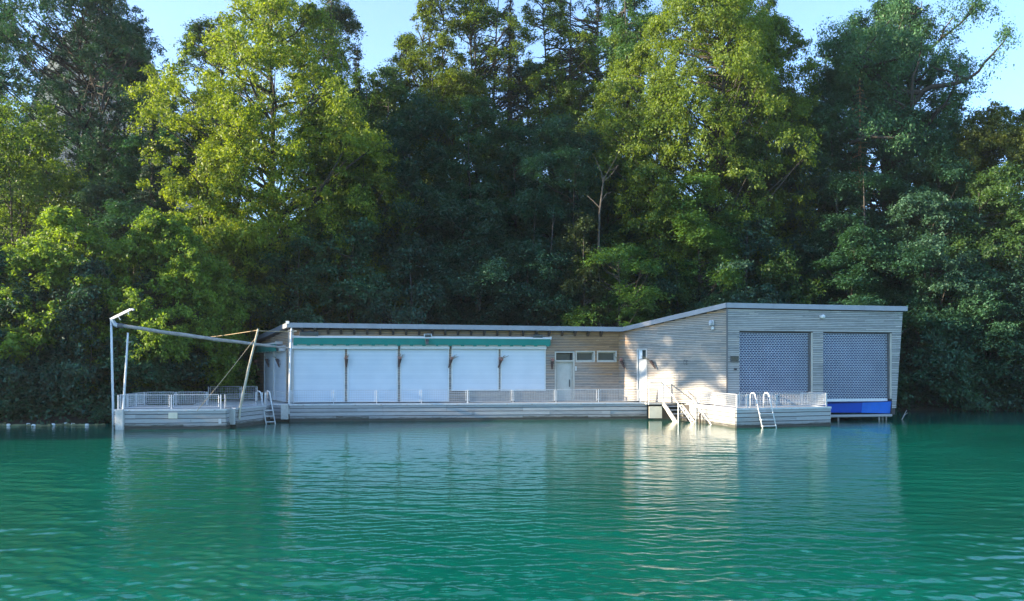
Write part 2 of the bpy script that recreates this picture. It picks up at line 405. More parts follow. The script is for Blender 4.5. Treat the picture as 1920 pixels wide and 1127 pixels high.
def clad_wall(name, fr, z0, top, holes, mat, dryf, u_lo=lambda z: 0.0, u_hi=None, pitch=0.088, seed=1):
    """horizontal boards with open joints; holes = (u0,u1,z0,z1)"""
    rnd = random.Random(seed)
    u_hi = u_hi or (lambda z: fr.len)
    mb = MB(); dry = []
    ztop = max(top(0), top(fr.len)); r = 0; z = z0
    while z < ztop - 0.02:
        za, zb = z + 0.008, z + pitch - 0.014
        a, b = u_lo(z), u_hi(z)
        # clip by sloping top
        def inside(u): return top(u) > zb
        N_ = 60; us = [a + (b - a) * i / N_ for i in range(N_ + 1)]
        ok = [u for u in us if inside(u)]
        if not ok: z += pitch; r += 1; continue
        segs = [(ok[0], ok[-1])]
        for (h0, h1, hz0, hz1) in holes:
            if zb > hz0 and za < hz1:
                ns = []
                for s0, s1 in segs:
                    if h1 <= s0 or h0 >= s1: ns.append((s0, s1)); continue
                    if h0 > s0: ns.append((s0, h0))
                    if h1 < s1: ns.append((h1, s1))
                segs = ns
        # butt joints
        j = rnd.uniform(0.5, 3.5); joints = []
        while j < b: joints.append(j); j += rnd.choice([2.4, 3.0, 3.6, 4.2])
        for s0, s1 in segs:
            cuts = [s0] + [q for q in joints if s0 + .15 < q < s1 - .15] + [s1]
            for c0, c1 in zip(cuts[:-1], cuts[1:]):
                o = 0.03 + rnd.uniform(-0.004, 0.004)
                ov = rnd.uniform(0, 9)
                uv = [(c0 + ov, r + .1), (c0 + ov, r + .1), (c1 + ov, r + .1), (c1 + ov, r + .1), (c0 + ov, r + .9), (c0 + ov, r + .9), (c1 + ov, r + .9), (c1 + ov, r + .9)]
                # split long boards so the 'dry' attribute varies along them
                k = max(1, int((c1 - c0) / 0.6))
                for q in range(k):
                    e0 = c0 + (c1 - c0) * q / k; e1 = c0 + (c1 - c0) * (q + 1) / k
                    e0g = e0 + (0.003 if q == 0 else 0); e1g = e1 - (0.003 if q == k - 1 else 0)
                    uvq = [(e0 + ov, r + .1)] * 2 + [(e1 + ov, r + .1)] * 2 + [(e0 + ov, r + .9)] * 2 + [(e1 + ov, r + .9)] * 2
                    fr.box(mb, e0g, e1g, za, zb, 0.0, o, uvq)
                    d0, d1 = dryf(e0, z), dryf(e1, z)
                    dry += [d0, d0, d1, d1] * 2
        z += pitch; r += 1
    o = mb.build(name, mat, house)
    a_ = o.data.attributes.new('dry', 'FLOAT', 'POINT'); a_.data.foreach_set('value', np.array(dry, dtype=np.float32))
    # backing sheet with the same openings
    blen = fr.len - .36 if fr is F_face else fr.len
    bk = MB(); zs = sorted({z0} | {h[2] for h in holes} | {h[3] for h in holes} | {ztop})
    for za, zb in zip(zs[:-1], zs[1:]):
        if zb - za < 0.01: continue
        segs = [(0.0, blen)]
        for (h0, h1, hz0, hz1) in holes:
            if (za + zb) / 2 > hz0 and (za + zb) / 2 < hz1:
                ns = []
                for s0, s1 in segs:
                    if h1 <= s0 or h0 >= s1: ns.append((s0, s1)); continue
                    if h0 > s0: ns.append((s0, h0))
                    if h1 < s1: ns.append((h1, s1))
                segs = ns
        for s0, s1 in segs:
            t0, t1 = min(zb, top(s0) - .02), min(zb, top(s1) - .02)
            if max(t0, t1) <= za: continue
            t0 = max(t0, za + .001); t1 = max(t1, za + .001)
            lo = [fr.p(s0, za, -0.08), fr.p(s0, za, -0.004), fr.p(s1, za, -0.004), fr.p(s1, za, -0.08)]
            hi = [fr.p(s0, t0, -0.08), fr.p(s0, t0, -0.004), fr.p(s1, t1, -0.004), fr.p(s1, t1, -0.08)]
            bk.hexa(lo, hi)
    bk.build('wall_backing', M['backing'], o)
    return o

def hole(fr, x0, x1, y0, y1):
    u0, _ = fr.uz(x0, 700); u1, _ = fr.uz(x1, 700)
    um = (x0 + x1) / 2
    return (u0, u1, fr.uz(um, y1)[1], fr.uz(um, y0)[1])

# openings (photo measurements turned into wall coordinates)
H_door = hole(F_wing, 1040, 1077, 659, 753); H_door = (H_door[0], H_door[1], DECK + .02, H_door[3])
H_w1 = hole(F_wing, 1079, 1115, 658, 679); H_w2 = hole(F_wing, 1119, 1156, 658, 679)
SH = [(549, 646, 755), (652, 745, 755), (751, 841, 755), (847, 934, 733), (939, 1022, 733)]
H_sh = []
for x0, x1, yb in SH:
    h = hole(F_wing, x0, x1, 650, yb)
    H_sh.append((h[0], h[1], (DECK + .02) if yb > 740 else h[2], h[3]))
H_d2 = hole(F_ang, 1195, 1214, 654, 745); H_d2 = (H_d2[0], H_d2[1], DECK + .02, H_d2[3])
H_g1 = hole(F_face, 1386, 1524, 623, 752); H_g2 = hole(F_face, 1543, 1672, 627.5, 755)
H_g1 = (H_g1[0], H_g1[1], 0.98, H_g1[3]); Z_G2 = H_g2[2]; H_g2 = (H_g2[0], H_g2[1], 0.3, H_g1[3] - 0.0)
uS0, _ = F_side.uz(497, 700); uS1, _ = F_side.uz(537.5, 700)
H_side = (uS0, uS1, DECK + .02, 3.66)

def dry_wing(u, z):
    t = (z - 2.0) / 2.7
    return max(0, t) ** 1.3 * 0.8 + 0.75 * math.exp(-((u - F_wing.len + 0.2) / 1.5) ** 2) * min(1, max(0, (z - 1.2) / 1.6)) + 0.12
def dry_ang(u, z):
    return 0.85 * math.exp(-((u) / 0.8) ** 2) * min(1, max(0.25, (z - 1.0) / 2.0)) + 0.9 * max(0, 1 - (top_ang(u) - z) / 0.55) ** 1.5
def dry_face(u, z): return 0.0
clad_wall('front_wall', F_wing, DECK + .01, top_wing, [H_door, H_w1, H_w2] + H_sh, M['clad'], dry_wing, seed=3)
clad_wall('side_wall', F_side, DECK + .01, top_side, [H_side], M['clad'], lambda u, z: 0.6, seed=4)
clad_wall('slanting_wall', F_ang, DECK + .01, top_ang, [H_d2], M['clad'], dry_ang, seed=5)
lean = lambda z: F_face.len - 0.32 + 0.40 * (z - 0.63) / 5.0
clad_wall('gable_wall', F_face, 0.63, top_face, [H_g1, H_g2], M['clad_front'], dry_face, u_hi=lean, seed=6)
# plain rear walls
mb = MB()
PR2 = F_face.p(F_face.len - .42, 0, -.05)
for a, b in ((PR2, PB1), (PB1, PB2), (PB2, PB3), (PB3, PS)):
    fr = Frame(a, b); fr.box(mb, 0.1, fr.len - .1, 0.66, 4.0 if a != PR2 else 4.9, -0.12, 0.0)
mb.build('rear_wall', M['clad_front'], house)
# floor / float beneath
mb = MB(); mb.prism([(PC[0] + .3, PC[1] + 5.6), (PR[0] - .3, PR[1] + 5.6), PB1, PB2, (PV[0], PV[1] + .4)], 0.45, 0.62)
mb.prism([(PA[0] + .1, PA[1] + .4), (PV[0], PV[1] + .4), PB2, PB3, (PS[0] + .5, PS[1] + .3)], 0.1, 0.8)
mb.build('floor_slab', M['backing'], house)

# roof: fascia band follows the four corners; slab behind it slopes gently back
eo = 0.42
e0 = Vector((PA[0] - 0.05, PA[1] - 0.40)); e1 = Vector((PV[0] + 0.16, PV[1] - 0.36)); e2 = Vector((PC[0] - 0.06, PC[1] - 0.10)); e3 = Vector((PR[0] + 0.27, PR[1] - 0.08)); eS = Vector((PS[0] - 0.35, PS[1] + 0.2))
def zedge(px, py, Y): return CAMH - (py - HOR) * Y / FPX
TH = 0.23
zS, z0_, z1_, z2_, z3_ = 4.42, 4.985, 4.90, 5.84, 5.82
front = [(eS, zS), (e0, z0_), (e1, z1_), (e2, z2_), (e3, z3_)]
backp = [(Vector((-14.6, 51.4)), 4.2), (Vector((-11.0, 51.6)), 4.3), (Vector((4.6, 53.0)), 4.3), (Vector((11.5, 52.0)), 5.3), (Vector((21.2, 50.3)), 5.4)]
mb = MB()
for i in range(4):
    (a, za), (b, zb) = front[i], front[i + 1]; (c, zc), (d, zd) = backp[i + 1], backp[i]
    mb.hexa([(a.x, a.y, za - TH + .02), (b.x, b.y, zb - TH + .02), (c.x, c.y, zc - .2), (d.x, d.y, zd - .2)], [(a.x, a.y, za - .01), (b.x, b.y, zb - .01), (c.x, c.y, zc), (d.x, d.y, zd)])
roof = mb.build('roof', M['zinc'], house)
mb = MB()
for i in range(4):
    (a, za), (b, zb) = front[i], front[i + 1]
    d = (b - a).normalized(); n = Vector((d.y, -d.x)) * 0.035
    nseg = max(2, int((b - a).length / 2.2))
    for k in range(nseg):
        p = a.lerp(b, k / nseg); q = a.lerp(b, (k + 1) / nseg) - d * 0.006
        zp = za + (zb - za) * k / nseg; zq = za + (zb - za) * (k + 1) / nseg
        mb.hexa([(p.x, p.y, zp - TH), (p.x + n.x, p.y + n.y, zp - TH), (q.x + n.x, q.y + n.y, zq - TH), (q.x, q.y, zq - TH)],
                [(p.x, p.y, zp + .012), (p.x + n.x, p.y + n.y, zp + .012), (q.x + n.x, q.y + n.y, zq + .012), (q.x, q.y, zq + .012)])
mb.build('fascia', M['zinc'], roof)
mb = MB(); mb.box((e0.x + .02, e0.y - .04, z0_ + .02), (0.16, 0.12, 0.14)); mb.build('roof_corner_cap', M['white'], roof)
# rafter ends under the eaves
rpx = list(np.arange(567, 1165, 24.3))
for k, x in enumerate(rpx):
    if 1150 < x: continue
    u, _ = F_wing.uz(x, 620)
    tw = top_wing(u) + .03
    mb = MB()
    w = 0.06
    pf = [F_wing.p(u - w, tw, 0.035), F_wing.p(u - w, tw - 0.33, 0.035), F_wing.p(u - w, tw - .09, 0.36), F_wing.p(u - w, tw, 0.36)]
    pb = [F_wing.p(u + w, tw, 0.035), F_wing.p(u + w, tw - 0.33, 0.035), F_wing.p(u + w, tw - .09, 0.36), F_wing.p(u + w, tw, 0.36)]
    mb.hexa(pf, pb)
    mb.build('rafter', M['rafter'], roof)

# corner trims
mb = MB(); q = Vector((PC[0], PC[1])); mb.beam((q.x - .01, q.y - .05, 0.7), (q.x - .01, q.y - .05, 5.6), 0.07, 0.05); mb.build('corner_trim', M['trim'], house)
# corner pier between side and front shutters
mb = MB()
for k in range(44):
    z = DECK + .02 + k * 0.086
    mb.box((PA[0] + .02, PA[1] + .02, z + .036), (0.27, 0.2, 0.07), R(10))
mb.build('corner_pillar', M['clad_front'], house)

# roller shutters
def rolling(fr, h, name='roller_shutter', x0=None):
    u0, u1, z0, z1 = h
    mb = MB(); z = z0; 
    while z < z1 - .01:
        zt = min(z + 0.055, z1)
        # slightly bowed slat
        lo = [fr.p(u0 + .04, z, 0.0), fr.p(u0 + .04, z, 0.02), fr.p(u1 - .04, z, 0.02), fr.p(u1 - .04, z, 0.0)]
        hi = [fr.p(u0 + .04, zt - .004, 0.0), fr.p(u0 + .04, zt - .004, 0.034), fr.p(u1 - .04, zt - .004, 0.034), fr.p(u1 - .04, zt - .004, 0.0)]
        mb.hexa(lo, hi); z += 0.055
    fr.box(mb, u0 + .04, u1 - .04, z0, z1, -0.02, -0.002)
    s = mb.build(name, M['shutter'], house)
    for ga, gb in ((u0 - .02, u0 + .045), (u1 - .045, u1 + .02)):
        g = MB(); fr.box(g, ga, gb, z0, z1, -0.01, 0.065); g.build('guide_rail', M['white'], s)
    b = MB(); fr.box(b, u0 + .04, u1 - .04, z0 - .0, z0 + .06, 0.036, 0.05); b.build('bottom_bar', M['white'], s)
    return s
ztb = H_sh[0][3]
shs = [rolling(F_wing, h) for h in H_sh]
for a, b, zoff in ((0, 1, 0), (2, 2, 0), (3, 4, 0)):
    u0, u1 = H_sh[a][0] - .02, H_sh[b][1] + .04
    zt = H_sh[a][3]
    mb = MB(); F_wing.box(mb, u0, u1, zt - 0.13, zt + 0.2, 0.068, 0.21)
    mb.build('shutter_box', M['white'], house, bevel=0.02)
# side wall shutters
um = (H_side[0] + H_side[1]) / 2 - .2
s1 = rolling(F_side, (H_side[0], um - .03, H_side[2], H_side[3])); s2 = rolling(F_side, (um + .03, H_side[1], H_side[2], H_side[3]))
mb = MB(); F_side.box(mb, H_side[0] - 1.0, H_side[1] + .1, H_side[3] - .1, H_side[3] + .2, 0.068, 0.21); mb.build('shutter_box', M['white'], house, bevel=0.02)

# awnings
def awning(fr, u0, u1, zt, drop, out, label):
    t = thing('awning', tuple(fr.p((u0 + u1) / 2, zt, 0)), label, 'awning', 'green awnings rolled in above the shutters')
    mb = MB(); fr.box(mb, u0, u1, zt - .07, zt - .005, 0.10, out); mb.build('front_rail', M['white'], t, bevel=0.01)
    mb = MB(); fr.box(mb, u0 + .05, u1 - .05, zt - .02, zt + .05, 0.035, 0.14); mb.build('cassette', M['white'], t)
    mb = MB(); n = int((u1 - u0) / 0.06); per = 0.66; th = 0.012
    pts = []
    for i in range(n + 1):
        u = u0 + .04 + (u1 - u0 - .08) * i / n; ph = ((u - u0) / per) % 1.0
        pts.append((u, drop + (0.055 if ph < 0.36 else 0.0)))
    for (ua, da), (ub, db) in zip(pts[:-1], pts[1:]):
        d = max(da, db) if abs(da - db) < 1e-6 else min(da, db)
        wob = 0.006 * math.sin(ua * 7)
        lo = [fr.p(ua, zt - .07 - d, out - .04 + wob), fr.p(ua, zt - .07 - d, out - .04 + th + wob), fr.p(ub, zt - .07 - d, out - .04 + th + wob), fr.p(ub, zt - .07 - d, out - .04 + wob)]
        hi = [fr.p(ua, zt - .071, out - .04), fr.p(ua, zt - .071, out - .04 + th), fr.p(ub, zt - .071, out - .04 + th), fr.p(ub, zt - .071, out - .04)]
        mb.hexa(lo, hi)
    mb.build('valance', M['awning'], t)
    for u in (u0 + .02, u1 - .02):
        mb = MB(); fr.box(mb, u - .03, u + .03, zt - .09, zt + .07, 0.035, out + .01); mb.build('end_bracket', M['galv'], t)
    return t
ua0 = F_wing.uz(548, 640)[0] + .06; ua1 = F_wing.uz(1031, 640)[0]
ZA = 4.30
awning(F_wing, ua0, ua1, ZA, 0.335, 0.40, 'long green scalloped awning above the five front shutters')
us0 = F_side.uz(491, 640)[0]; us1 = F_side.uz(531, 640)[0]
awning(F_side, us0, us1, 4.02, 0.36, 0.40, 'short green awning on the narrow end wall beside the log boom')

# doors and windows
def frame_open(fr, h, wd, out0, out1, name, mat, parent, bottom=True):
    u0, u1, z0, z1 = h; mb = MB()
    fr.box(mb, u0, u0 + wd, z0, z1, out0, out1); fr.box(mb, u1 - wd, u1, z0, z1, out0, out1)
    fr.box(mb, u0 + wd, u1 - wd, z1 - wd, z1, out0, out1 - .003)
    if bottom: fr.box(mb, u0 + wd, u1 - wd, z0, z0 + wd, out0, out1 - .003)
    return mb.build(name, mat, parent)
def window(fr, h, back=-0.22):
    f = frame_open(fr, h, 0.06, back, 0.045, 'window', M['frame'], house)
    u0, u1, z0, z1 = h
    frame_open(fr, (u0 + .062, u1 - .062, z0 + .062, z1 - .062), 0.05, back + .01, back + .07, 'sash', M['frame'], f)
    mb = MB(); fr.box(mb, u0 + .112, u1 - .112, z0 + .112, z1 - .112, back + .03, back + .04); mb.build('pane', M['glass'], f)
    mb = MB(); fr.box(mb, u0 + .062, u1 - .062, z0 + .062, z1 - .062, back - .03, back); mb.build('backing_board', M['backing'], f)
window(F_wing, H_w1); window(F_wing, H_w2)
# front door with transom light
u0, u1, z0, z1 = H_door; zt = F_wing.uz(1056, 677)[1]
d = frame_open(F_wing, H_door, 0.07, -0.22, 0.045, 'door', M['frame'], house, bottom=False)
mb = MB(); F_wing.box(mb, u0 + .07, u1 - .07, zt - .04, zt + .05, -0.2, 0.02); mb.build('transom_bar', M['frame'], d)
mb = MB(); F_wing.box(mb, u0 + .12, u1 - .2, z0, zt - .045, -0.17, -0.13); mb.build('door_leaf', M['door'], d)
mb = MB(); F_wing.box(mb, u0 + .07, u1 - .07, z0, z1 - .07, -0.26, -0.225); mb.build('backing_board', M['backing'], d)
mb = MB(); F_wing.box(mb, u1 - .2, u1 - .07, z0, zt - .045, -0.2, -0.14); mb.build('fixed_side_panel', M['frame'], d)
mb = MB(); F_wing.box(mb, u0 + .12, u1 - .22, zt + .06, z1 - .12, -0.15, -0.14); mb.build('pane', M['glass'], d)
mb = MB(); F_wing.box(mb, u1 - .27, u1 - .235, z0 + .75, z0 + 1.15, -0.13, -0.08); mb.build('handle', M['black'], d)
# second door in the slanting wall
u0, u1, z0, z1 = H_d2; zt = F_ang.uz(1205, 673)[1]
d = frame_open(F_ang, H_d2, 0.07, -0.1, 0.05, 'door', M['door_white'], house, bottom=False)
mb = MB(); F_ang.box(mb, u0 + .07, u1 - .07, z0, zt - .02, -0.07, -0.02); mb.build('door_leaf', M['door_white'], d)
for za_, zb_ in ((z0 + .1, z0 + .85), (z0 + .98, zt - .12)):
    mb = MB(); F_ang.box(mb, u0 + .11, u1 - .11, za_, zb_, -0.02, -0.008); mb.build('door_panel', M['door_white'], d)
mb = MB(); F_ang.box(mb, u0 + .07, u1 - .07, zt - .02, z1 - .07, -0.06, -0.05); mb.build('pane', M['glass'], d)
mb = MB(); F_ang.box(mb, u0 + .07, u0 + .3, zt, z1 - .07, -0.045, -0.035); mb.build('half_curtain', M['shutter'], d)
mb = MB(); mb.tube([F_ang.p(u1 - .14, z0 + 1.0, -.01), F_ang.p(u1 - .14, z0 + 1.0, .06), F_ang.p(u1 - .27, z0 + 1.0, .06)], 0.014, 6); mb.build('handle', M['dark'], d)
mb = MB(); F_ang.box(mb, u0, u1, z0, z1, -0.16, -0.11); mb.build('backing_board', M['backing'], d)

# grille shutters
def grille(fr, h, z0b, seed):
    u0, u1, z0, z1 = h; rec = -0.12
    u1g = u1 - 0.17
    pitch_z, pitch_u = 0.086, 0.15
    mb = MB(); n = int((z1 - z0b) / pitch_z); 
    for r in range(n + 1):
        z = z0b + r * pitch_z
        if z > z1 - .02: break
        fr.box(mb, u0 + .02, u1g, z, min(z + 0.025, z1), rec - .012, rec + .012)
        m_ = int((u1g - u0) / pitch_u) + 2
        for c in range(m_):
            u = u0 + (c + (0.5 if r % 2 else 0.0)) * pitch_u
            if u < u0 + .03 or u > u1g - .03: continue
            if z + pitch_z > z1: continue
            fr.box(mb, u - .012, u + .012, z + .025, z + pitch_z, rec - .010, rec + .010)
    g = mb.build('grille_shutter', M['alu'], house)
    for ga, gb in ((u1g, u1 - .07), (u0, u0 + .03)):
        mb = MB(); fr.box(mb, ga, gb, z0b, z1, rec - .05, rec + .05); mb.build('guide_rail', M['dark'], g)
    mb = MB(); fr.box(mb, u1 - .07, u1, z0b, z1, -0.14, 0.0); mb.build('jamb', M['frame'], g)
    mb = MB(); fr.box(mb, u0 + .02, u1g, z0b - .13, z0b - .002, rec - .02, rec + .02); mb.build('bottom_bar', M['white'], g)
    mb = MB(); fr.box(mb, u0, u1, z0b - .1, z1 + .1, rec - .42, rec - .40); mb.build('interior_backing', M['navy'], g)  # navy sheet stands in for the dark interior behind the bars
    mb = MB(); fr.box(mb, u0 - .04, u0, z0b, z1, -0.55, -0.082); fr.box(mb, u1, u1 + .04, z0b, z1, -0.55, -0.082); fr.box(mb, u0, u1, z1, z1 + .04, -0.55, -0.082)
    mb.build('reveal', M['backing'], g)
grille(F_face, H_g1, 1.03, 1); grille(F_face, (H_g2[0], H_g2[1], Z_G2, H_g2[3]), Z_G2 + .19, 2)

# small things on the walls -------------------------------------------------
def planter(fr, px, py, label, tilt=0.0, flowers=True, rot=0.0):
    u, z = fr.uz(px, py)
    c = fr.p(u, z, 0.0)
    t = thing('wall_planter', tuple(c), label, 'wall planter', 'cone shaped planters hung along the boathouse wall')
    rnd = random.Random(int(px))
    o = fr.n * 0.2; tl = fr.u * tilt
    mb = MB(); mb.tube([c + fr.n * .03 + Vector((0, 0, -.02)), c + o + Vector((0, 0, -.02))], 0.012, 6); mb.build('bracket', M['dark'], t); mb = MB(); mb.tube([c + fr.n * .03 + Vector((0, 0, -.2)), c + fr.n * .17 + Vector((0, 0, -.2))], 0.01, 6)
    mb.build('bracket', M['dark'], t)
    top = c + o + Vector((0, 0, .06)) - tl * .15; bot = c + fr.n * .14 + Vector((0, 0, -.36)) + tl * .3
    mb = MB(); k = 7; pts = [bot.lerp(top, i / k) for i in range(k + 1)]
    mb.tube(pts, [0.03 + 0.055 * (i / k) for i in range(k + 1)], 10)
    mb.tube([top - Vector((0, 0, .01)), top + Vector((0, 0, .02))], [0.095, 0.095], 10)
    mb.build('cone', M['rust'], t, smooth=False)
    mb = MB()
    for i in range(9 if flowers else 5):
        a = rnd.uniform(0, 6.28); l = rnd.uniform(.14, .3)
        e = top + Vector((math.cos(a) * .13 - fr.u.x * tilt * .5, math.sin(a) * .09, l)) - fr.u * tilt * .5
        mb.tube([top, top.lerp(e, .5) + Vector((0, 0, .02)), e], 0.008, 4)
    mb.build('twigs', M['twig'], t)
    if flowers:
        mb = MB()
        for i in range(16):
            a = rnd.uniform(0, 6.28); rr = rnd.uniform(0, .11)
            p = top + Vector((math.cos(a) * rr, math.sin(a) * rr * .7, rnd.uniform(.0, .15)))
            r0 = rnd.uniform(.025, .05)
            mb.tube([p - Vector((0, 0, r0)), p - Vector((0, 0, r0 * .3)), p + Vector((0, 0, r0 * .5)), p + Vector((0, 0, r0))], [r0 * .3, r0, r0 * .8, r0 * .1], 6)
        mb.build('flowers', M['petal'], t)
planter(F_wing, 650, 676, 'cone planter with reddish flowers between the first and second tall white shutters')
planter(F_wing, 749, 676, 'cone planter with reddish flowers between the second and third tall white shutters', -.15)
planter(F_wing, 844, 677, 'cone planter between the third tall white shutter and the first short one', -.3)
planter(F_wing, 937, 677, 'cone planter between the two short white shutters', -.3)
planter(F_wing, 1034, 680, 'cone planter with pink flowers between last white shutter and door')
planter(F_ang, 1171, 679, 'cone planter on the brown stained wall next to the inner corner', .4)
planter(F_ang, 1227, 679, 'dark cone planter with bare twigs beside the narrow white door', .6, False)
planter(F_side, 487, 682, 'cone planter on the bare boards at the rear of the end wall', .2)
planter(F_side, 507, 676, 'tilted cone planter in front of the rear shutter of the end wall', .5, False)
planter(F_side, 527, 676, 'tilted cone planter in front of the end wall shutter nearest the corner pillar', .5, False)

def flood(fr, px, py, label, w=.5, dark=False, out=.3):
    u, z = fr.uz(px, py)
    t = thing('floodlight', tuple(fr.p(u, z, 0)), label, 'floodlight', 'floodlights fixed under the eaves')
    mb = MB(); lo = [fr.p(u - w / 2, z - .12, out - .1), fr.p(u - w / 2, z - .17, out), fr.p(u + w / 2, z - .17, out), fr.p(u + w / 2, z - .12, out - .1)]
    hi = [fr.p(u - w / 2, z + .08, out - .14), fr.p(u - w / 2, z + .05, out + .0), fr.p(u + w / 2, z + .05, out + .0), fr.p(u + w / 2, z + .08, out - .14)]
    mb.hexa(lo, hi); mb.build('housing', M['dark'] if dark else M['galv'], t, bevel=.01)
    mb = MB(); fr.box(mb, u - w / 2 + .05, u + w / 2 - .05, z - .13, z + .03, out + .003, out + .012); mb.build('lens', M['glass'], t)
    mb = MB(); fr.box(mb, u - .03, u + .03, z - .02, z + .12, .03, out - .1); mb.build('bracket', M['dark'], t)
flood(F_wing, 580, 624.5, 'long dark floodlight under the eave nearest the roof corner', .95, True)
flood(F_wing, 802, 628.5, 'square grey floodlight under the eave above the little camera', .42)
flood(F_wing, 1007, 630.5, 'grey floodlight under the eave above the end of the awning', .5, True)
# small camera on the awning rail
u, z = F_wing.uz(800, 640)
t = thing('security_camera', tuple(F_wing.p(u, z, .4)), 'small black camera hanging in front of the green awning', 'camera')
mb = MB(); F_wing.box(mb, u - .09, u + .09, z - .02, z + .1, .45, .6); mb.build('housing', M['black'], t, bevel=.01)
mb = MB(); F_wing.box(mb, u - .07, u + .07, z - .17, z - .03, .47, .57); mb.build('mount', M['dark'], t)
# white lamp high on the slanting wall
u, z = F_ang.uz(1337, 606)
t = thing('wall_lamp', tuple(F_ang.p(u, z, 0)), 'white lantern with a sensor high on the slanting wall', 'wall lamp')
mb = MB(); F_ang.box(mb, u - .1, u + .1, z - .12, z + .14, .04, .14); mb.build('back_plate', M['white'], t, bevel=.02)
c = F_ang.p(u, z, .22); mb = MB(); mb.tube([c + Vector((0, 0, -.12)), c + Vector((0, 0, .0)), c + Vector((0, 0, .13))], [.07, .1, .05], 10); mb.build('lamp_glass', M['galv'], t)
c = F_ang.p(u + .05, z - .26, .12); mb = MB(); mb.tube([c + Vector((0, 0, -.08)), c + Vector((0, 0, -.05)), c + Vector((0, 0, .06)), c + Vector((0, 0, .1))], [.04, .08, .08, .04], 10); mb.build('sensor', M['white'], t)
# round bulkhead lamp on gable
u, z = F_face.uz(1541, 594)
t = thing('wall_lamp', tuple(F_face.p(u, z, 0)), 'round white lamp above the gap between the two grille shutters', 'wall lamp')
c = F_face.p(u, z, .03); mb = MB(); mb.tube([c, c + F_face.n * .06, c + F_face.n * .13, c + F_face.n * .17], [.11, .12, .09, .03], 14); mb.build('lamp_glass', M['white'], t, smooth=True)
mb = MB(); F_face.box(mb, u - .17, u - .08, z - .05, z + .07, .03, .1); mb.build('bracket', M['galv'], t)
# sign & socket on the gable corner
u0 = F_face.uz(1367, 670)[0]; u1 = F_face.uz(1385, 670)[0]; zt = F_face.uz(1376, 667)[1]; zb = F_face.uz(1376, 679)[1]
t = thing('notice_board', tuple(F_face.p((u0 + u1) / 2, (zt + zb) / 2, 0)), 'small dark glass notice board at the corner beside the grille', 'notice board')
mb = MB(); F_face.box(mb, u0 + .05, u1 - .03, zb, zt, .04, .07); mb.build('board', M['dark'], t)
mb = MB(); F_face.box(mb, u0 + .08, u1 - .06, zb + .03, zt - .03, .072, .078); mb.build('pane', M['glass'], t)
u, z = F_face.uz(1378, 692)
mb = MB(); F_face.box(mb, u - .05, u + .05, z - .05, z + .05, .035, .1); mb.build('socket_box', M['black'], None, label='tiny black socket box below the notice board', cat='socket box')
u, z = F_wing.uz(1079.5, 691)
mb = MB(); F_wing.box(mb, u - .035, u + .035, z - .12, z + .12, .035, .05); mb.build('door_plate', M['white'], None, label='narrow white plate on the wall beside the timber door', cat='plate')
for k, px in enumerate((1285, 1290)):
    u, z = F_ang.uz(px, 679)
    mb = MB(); mb.tube([F_ang.p(u, z + .08, .03), F_ang.p(u, z + .1, .12), F_ang.p(u, z - .1, .14), F_ang.p(u, z - .12, .08)], 0.014, 6)
    mb.build('wall_hook', M['dark'], None, label=('small dark hook on the slanting wall, the one nearer the white door', 'small dark hook on the slanting wall, the one nearer the roof corner')[k], cat='hook', group='pair of hooks on the slanting wall')
# downpipe at the front corner
p0 = at(545.5, 622, 40.9); p1 = at(541.5, 776, 39.85)
mb = MB(); mb.tube([at(547, 613, 41.0), p0, p1], 0.045, 8); mb.tube([p0 + Vector((-.02, 0, 0)), at(556, 621, 40.95)], 0.035, 8); mb.build('downpipe', M['white'], house)

# ------------------------------------------------------------------ pontoons
def edge_planks(mb, P, Q, n, z_list, inset=0.0, out=0.03, seed=0):
    fr = Frame(P, Q); rnd = random.Random(seed)
    for r, (za, zb) in enumerate(z_list):
        j = 0.0
        while j < fr.len:
            k = min(fr.len, j + rnd.choice([3.2, 3.9, 4.6]))
            if fr.len - k < .8: k = fr.len
            o = out + rnd.uniform(-.008, .008); ov = rnd.uniform(0, 20)
            fr.box(mb, j + .004, k - .004, za + .004 + rnd.uniform(0, .006), zb - .014, 0.0, o, [(j + ov, r + .1)] * 2 + [(k + ov, r + .1)] * 2 + [(j + ov, r + .9)] * 2 + [(k + ov, r + .9)] * 2)
            j = k
ZL = [(-.12, .10), (.11, .27), (.28, .47), (.48, .66), (.67, .80)]
def pontoon(label, poly, edges, loc):
    t = thing('pontoon', loc, label, 'pontoon', 'timber clad pontoons carrying the boathouse decks')
    mb = MB(); mb.prism(poly, -0.15, 0.80); mb.build('hull', M['backing'], t)
    # deck boards
    mb = MB(); xs_ = [p[0] for p in poly]; ys_ = [p[1] for p in poly]
    def xr(y):
        X = []
        for i in range(len(poly)):
            a, b = poly[i], poly[(i + 1) % len(poly)]
            if (a[1] - y) * (b[1] - y) < 0: X.append(a[0] + (b[0] - a[0]) * (y - a[1]) / (b[1] - a[1]))
        return sorted(X)
    y = min(ys_) + .08; r = 0
    while y < max(ys_):
        X = xr(y)
        for a, b in zip(X[::2], X[1::2]):
            ov = random.Random(r).uniform(0, 9)
            mb.hexa([(a, y - .065, .805), (b, y - .065, .805), (b, y + .065, .805), (a, y + .065, .805)], [(a, y - .065, .845), (b, y - .065, .845), (b, y + .065, .845), (a, y + .065, .845)], ([(a + ov, r + .1), (b + ov, r + .1), (b + ov, r + .9), (a + ov, r + .9)]) * 2)
        y += .14; r += 1
    mb.build('deck_boards', M['deck'], t)
    mb = MB()
    for i, (P, Q) in enumerate(edges): edge_planks(mb, P, Q, 0, ZL, seed=i + int(poly[0][0] * 7))
    mb.build('side_planks', M['plank'], t)
    mb = MB()
    for P, Q in edges:
        fr = Frame(P, Q); fr.box(mb, -.02, fr.len + .02, .80, .885, -.22, .055)
    mb.build('edge_trim', M['galv'], t)
    return t
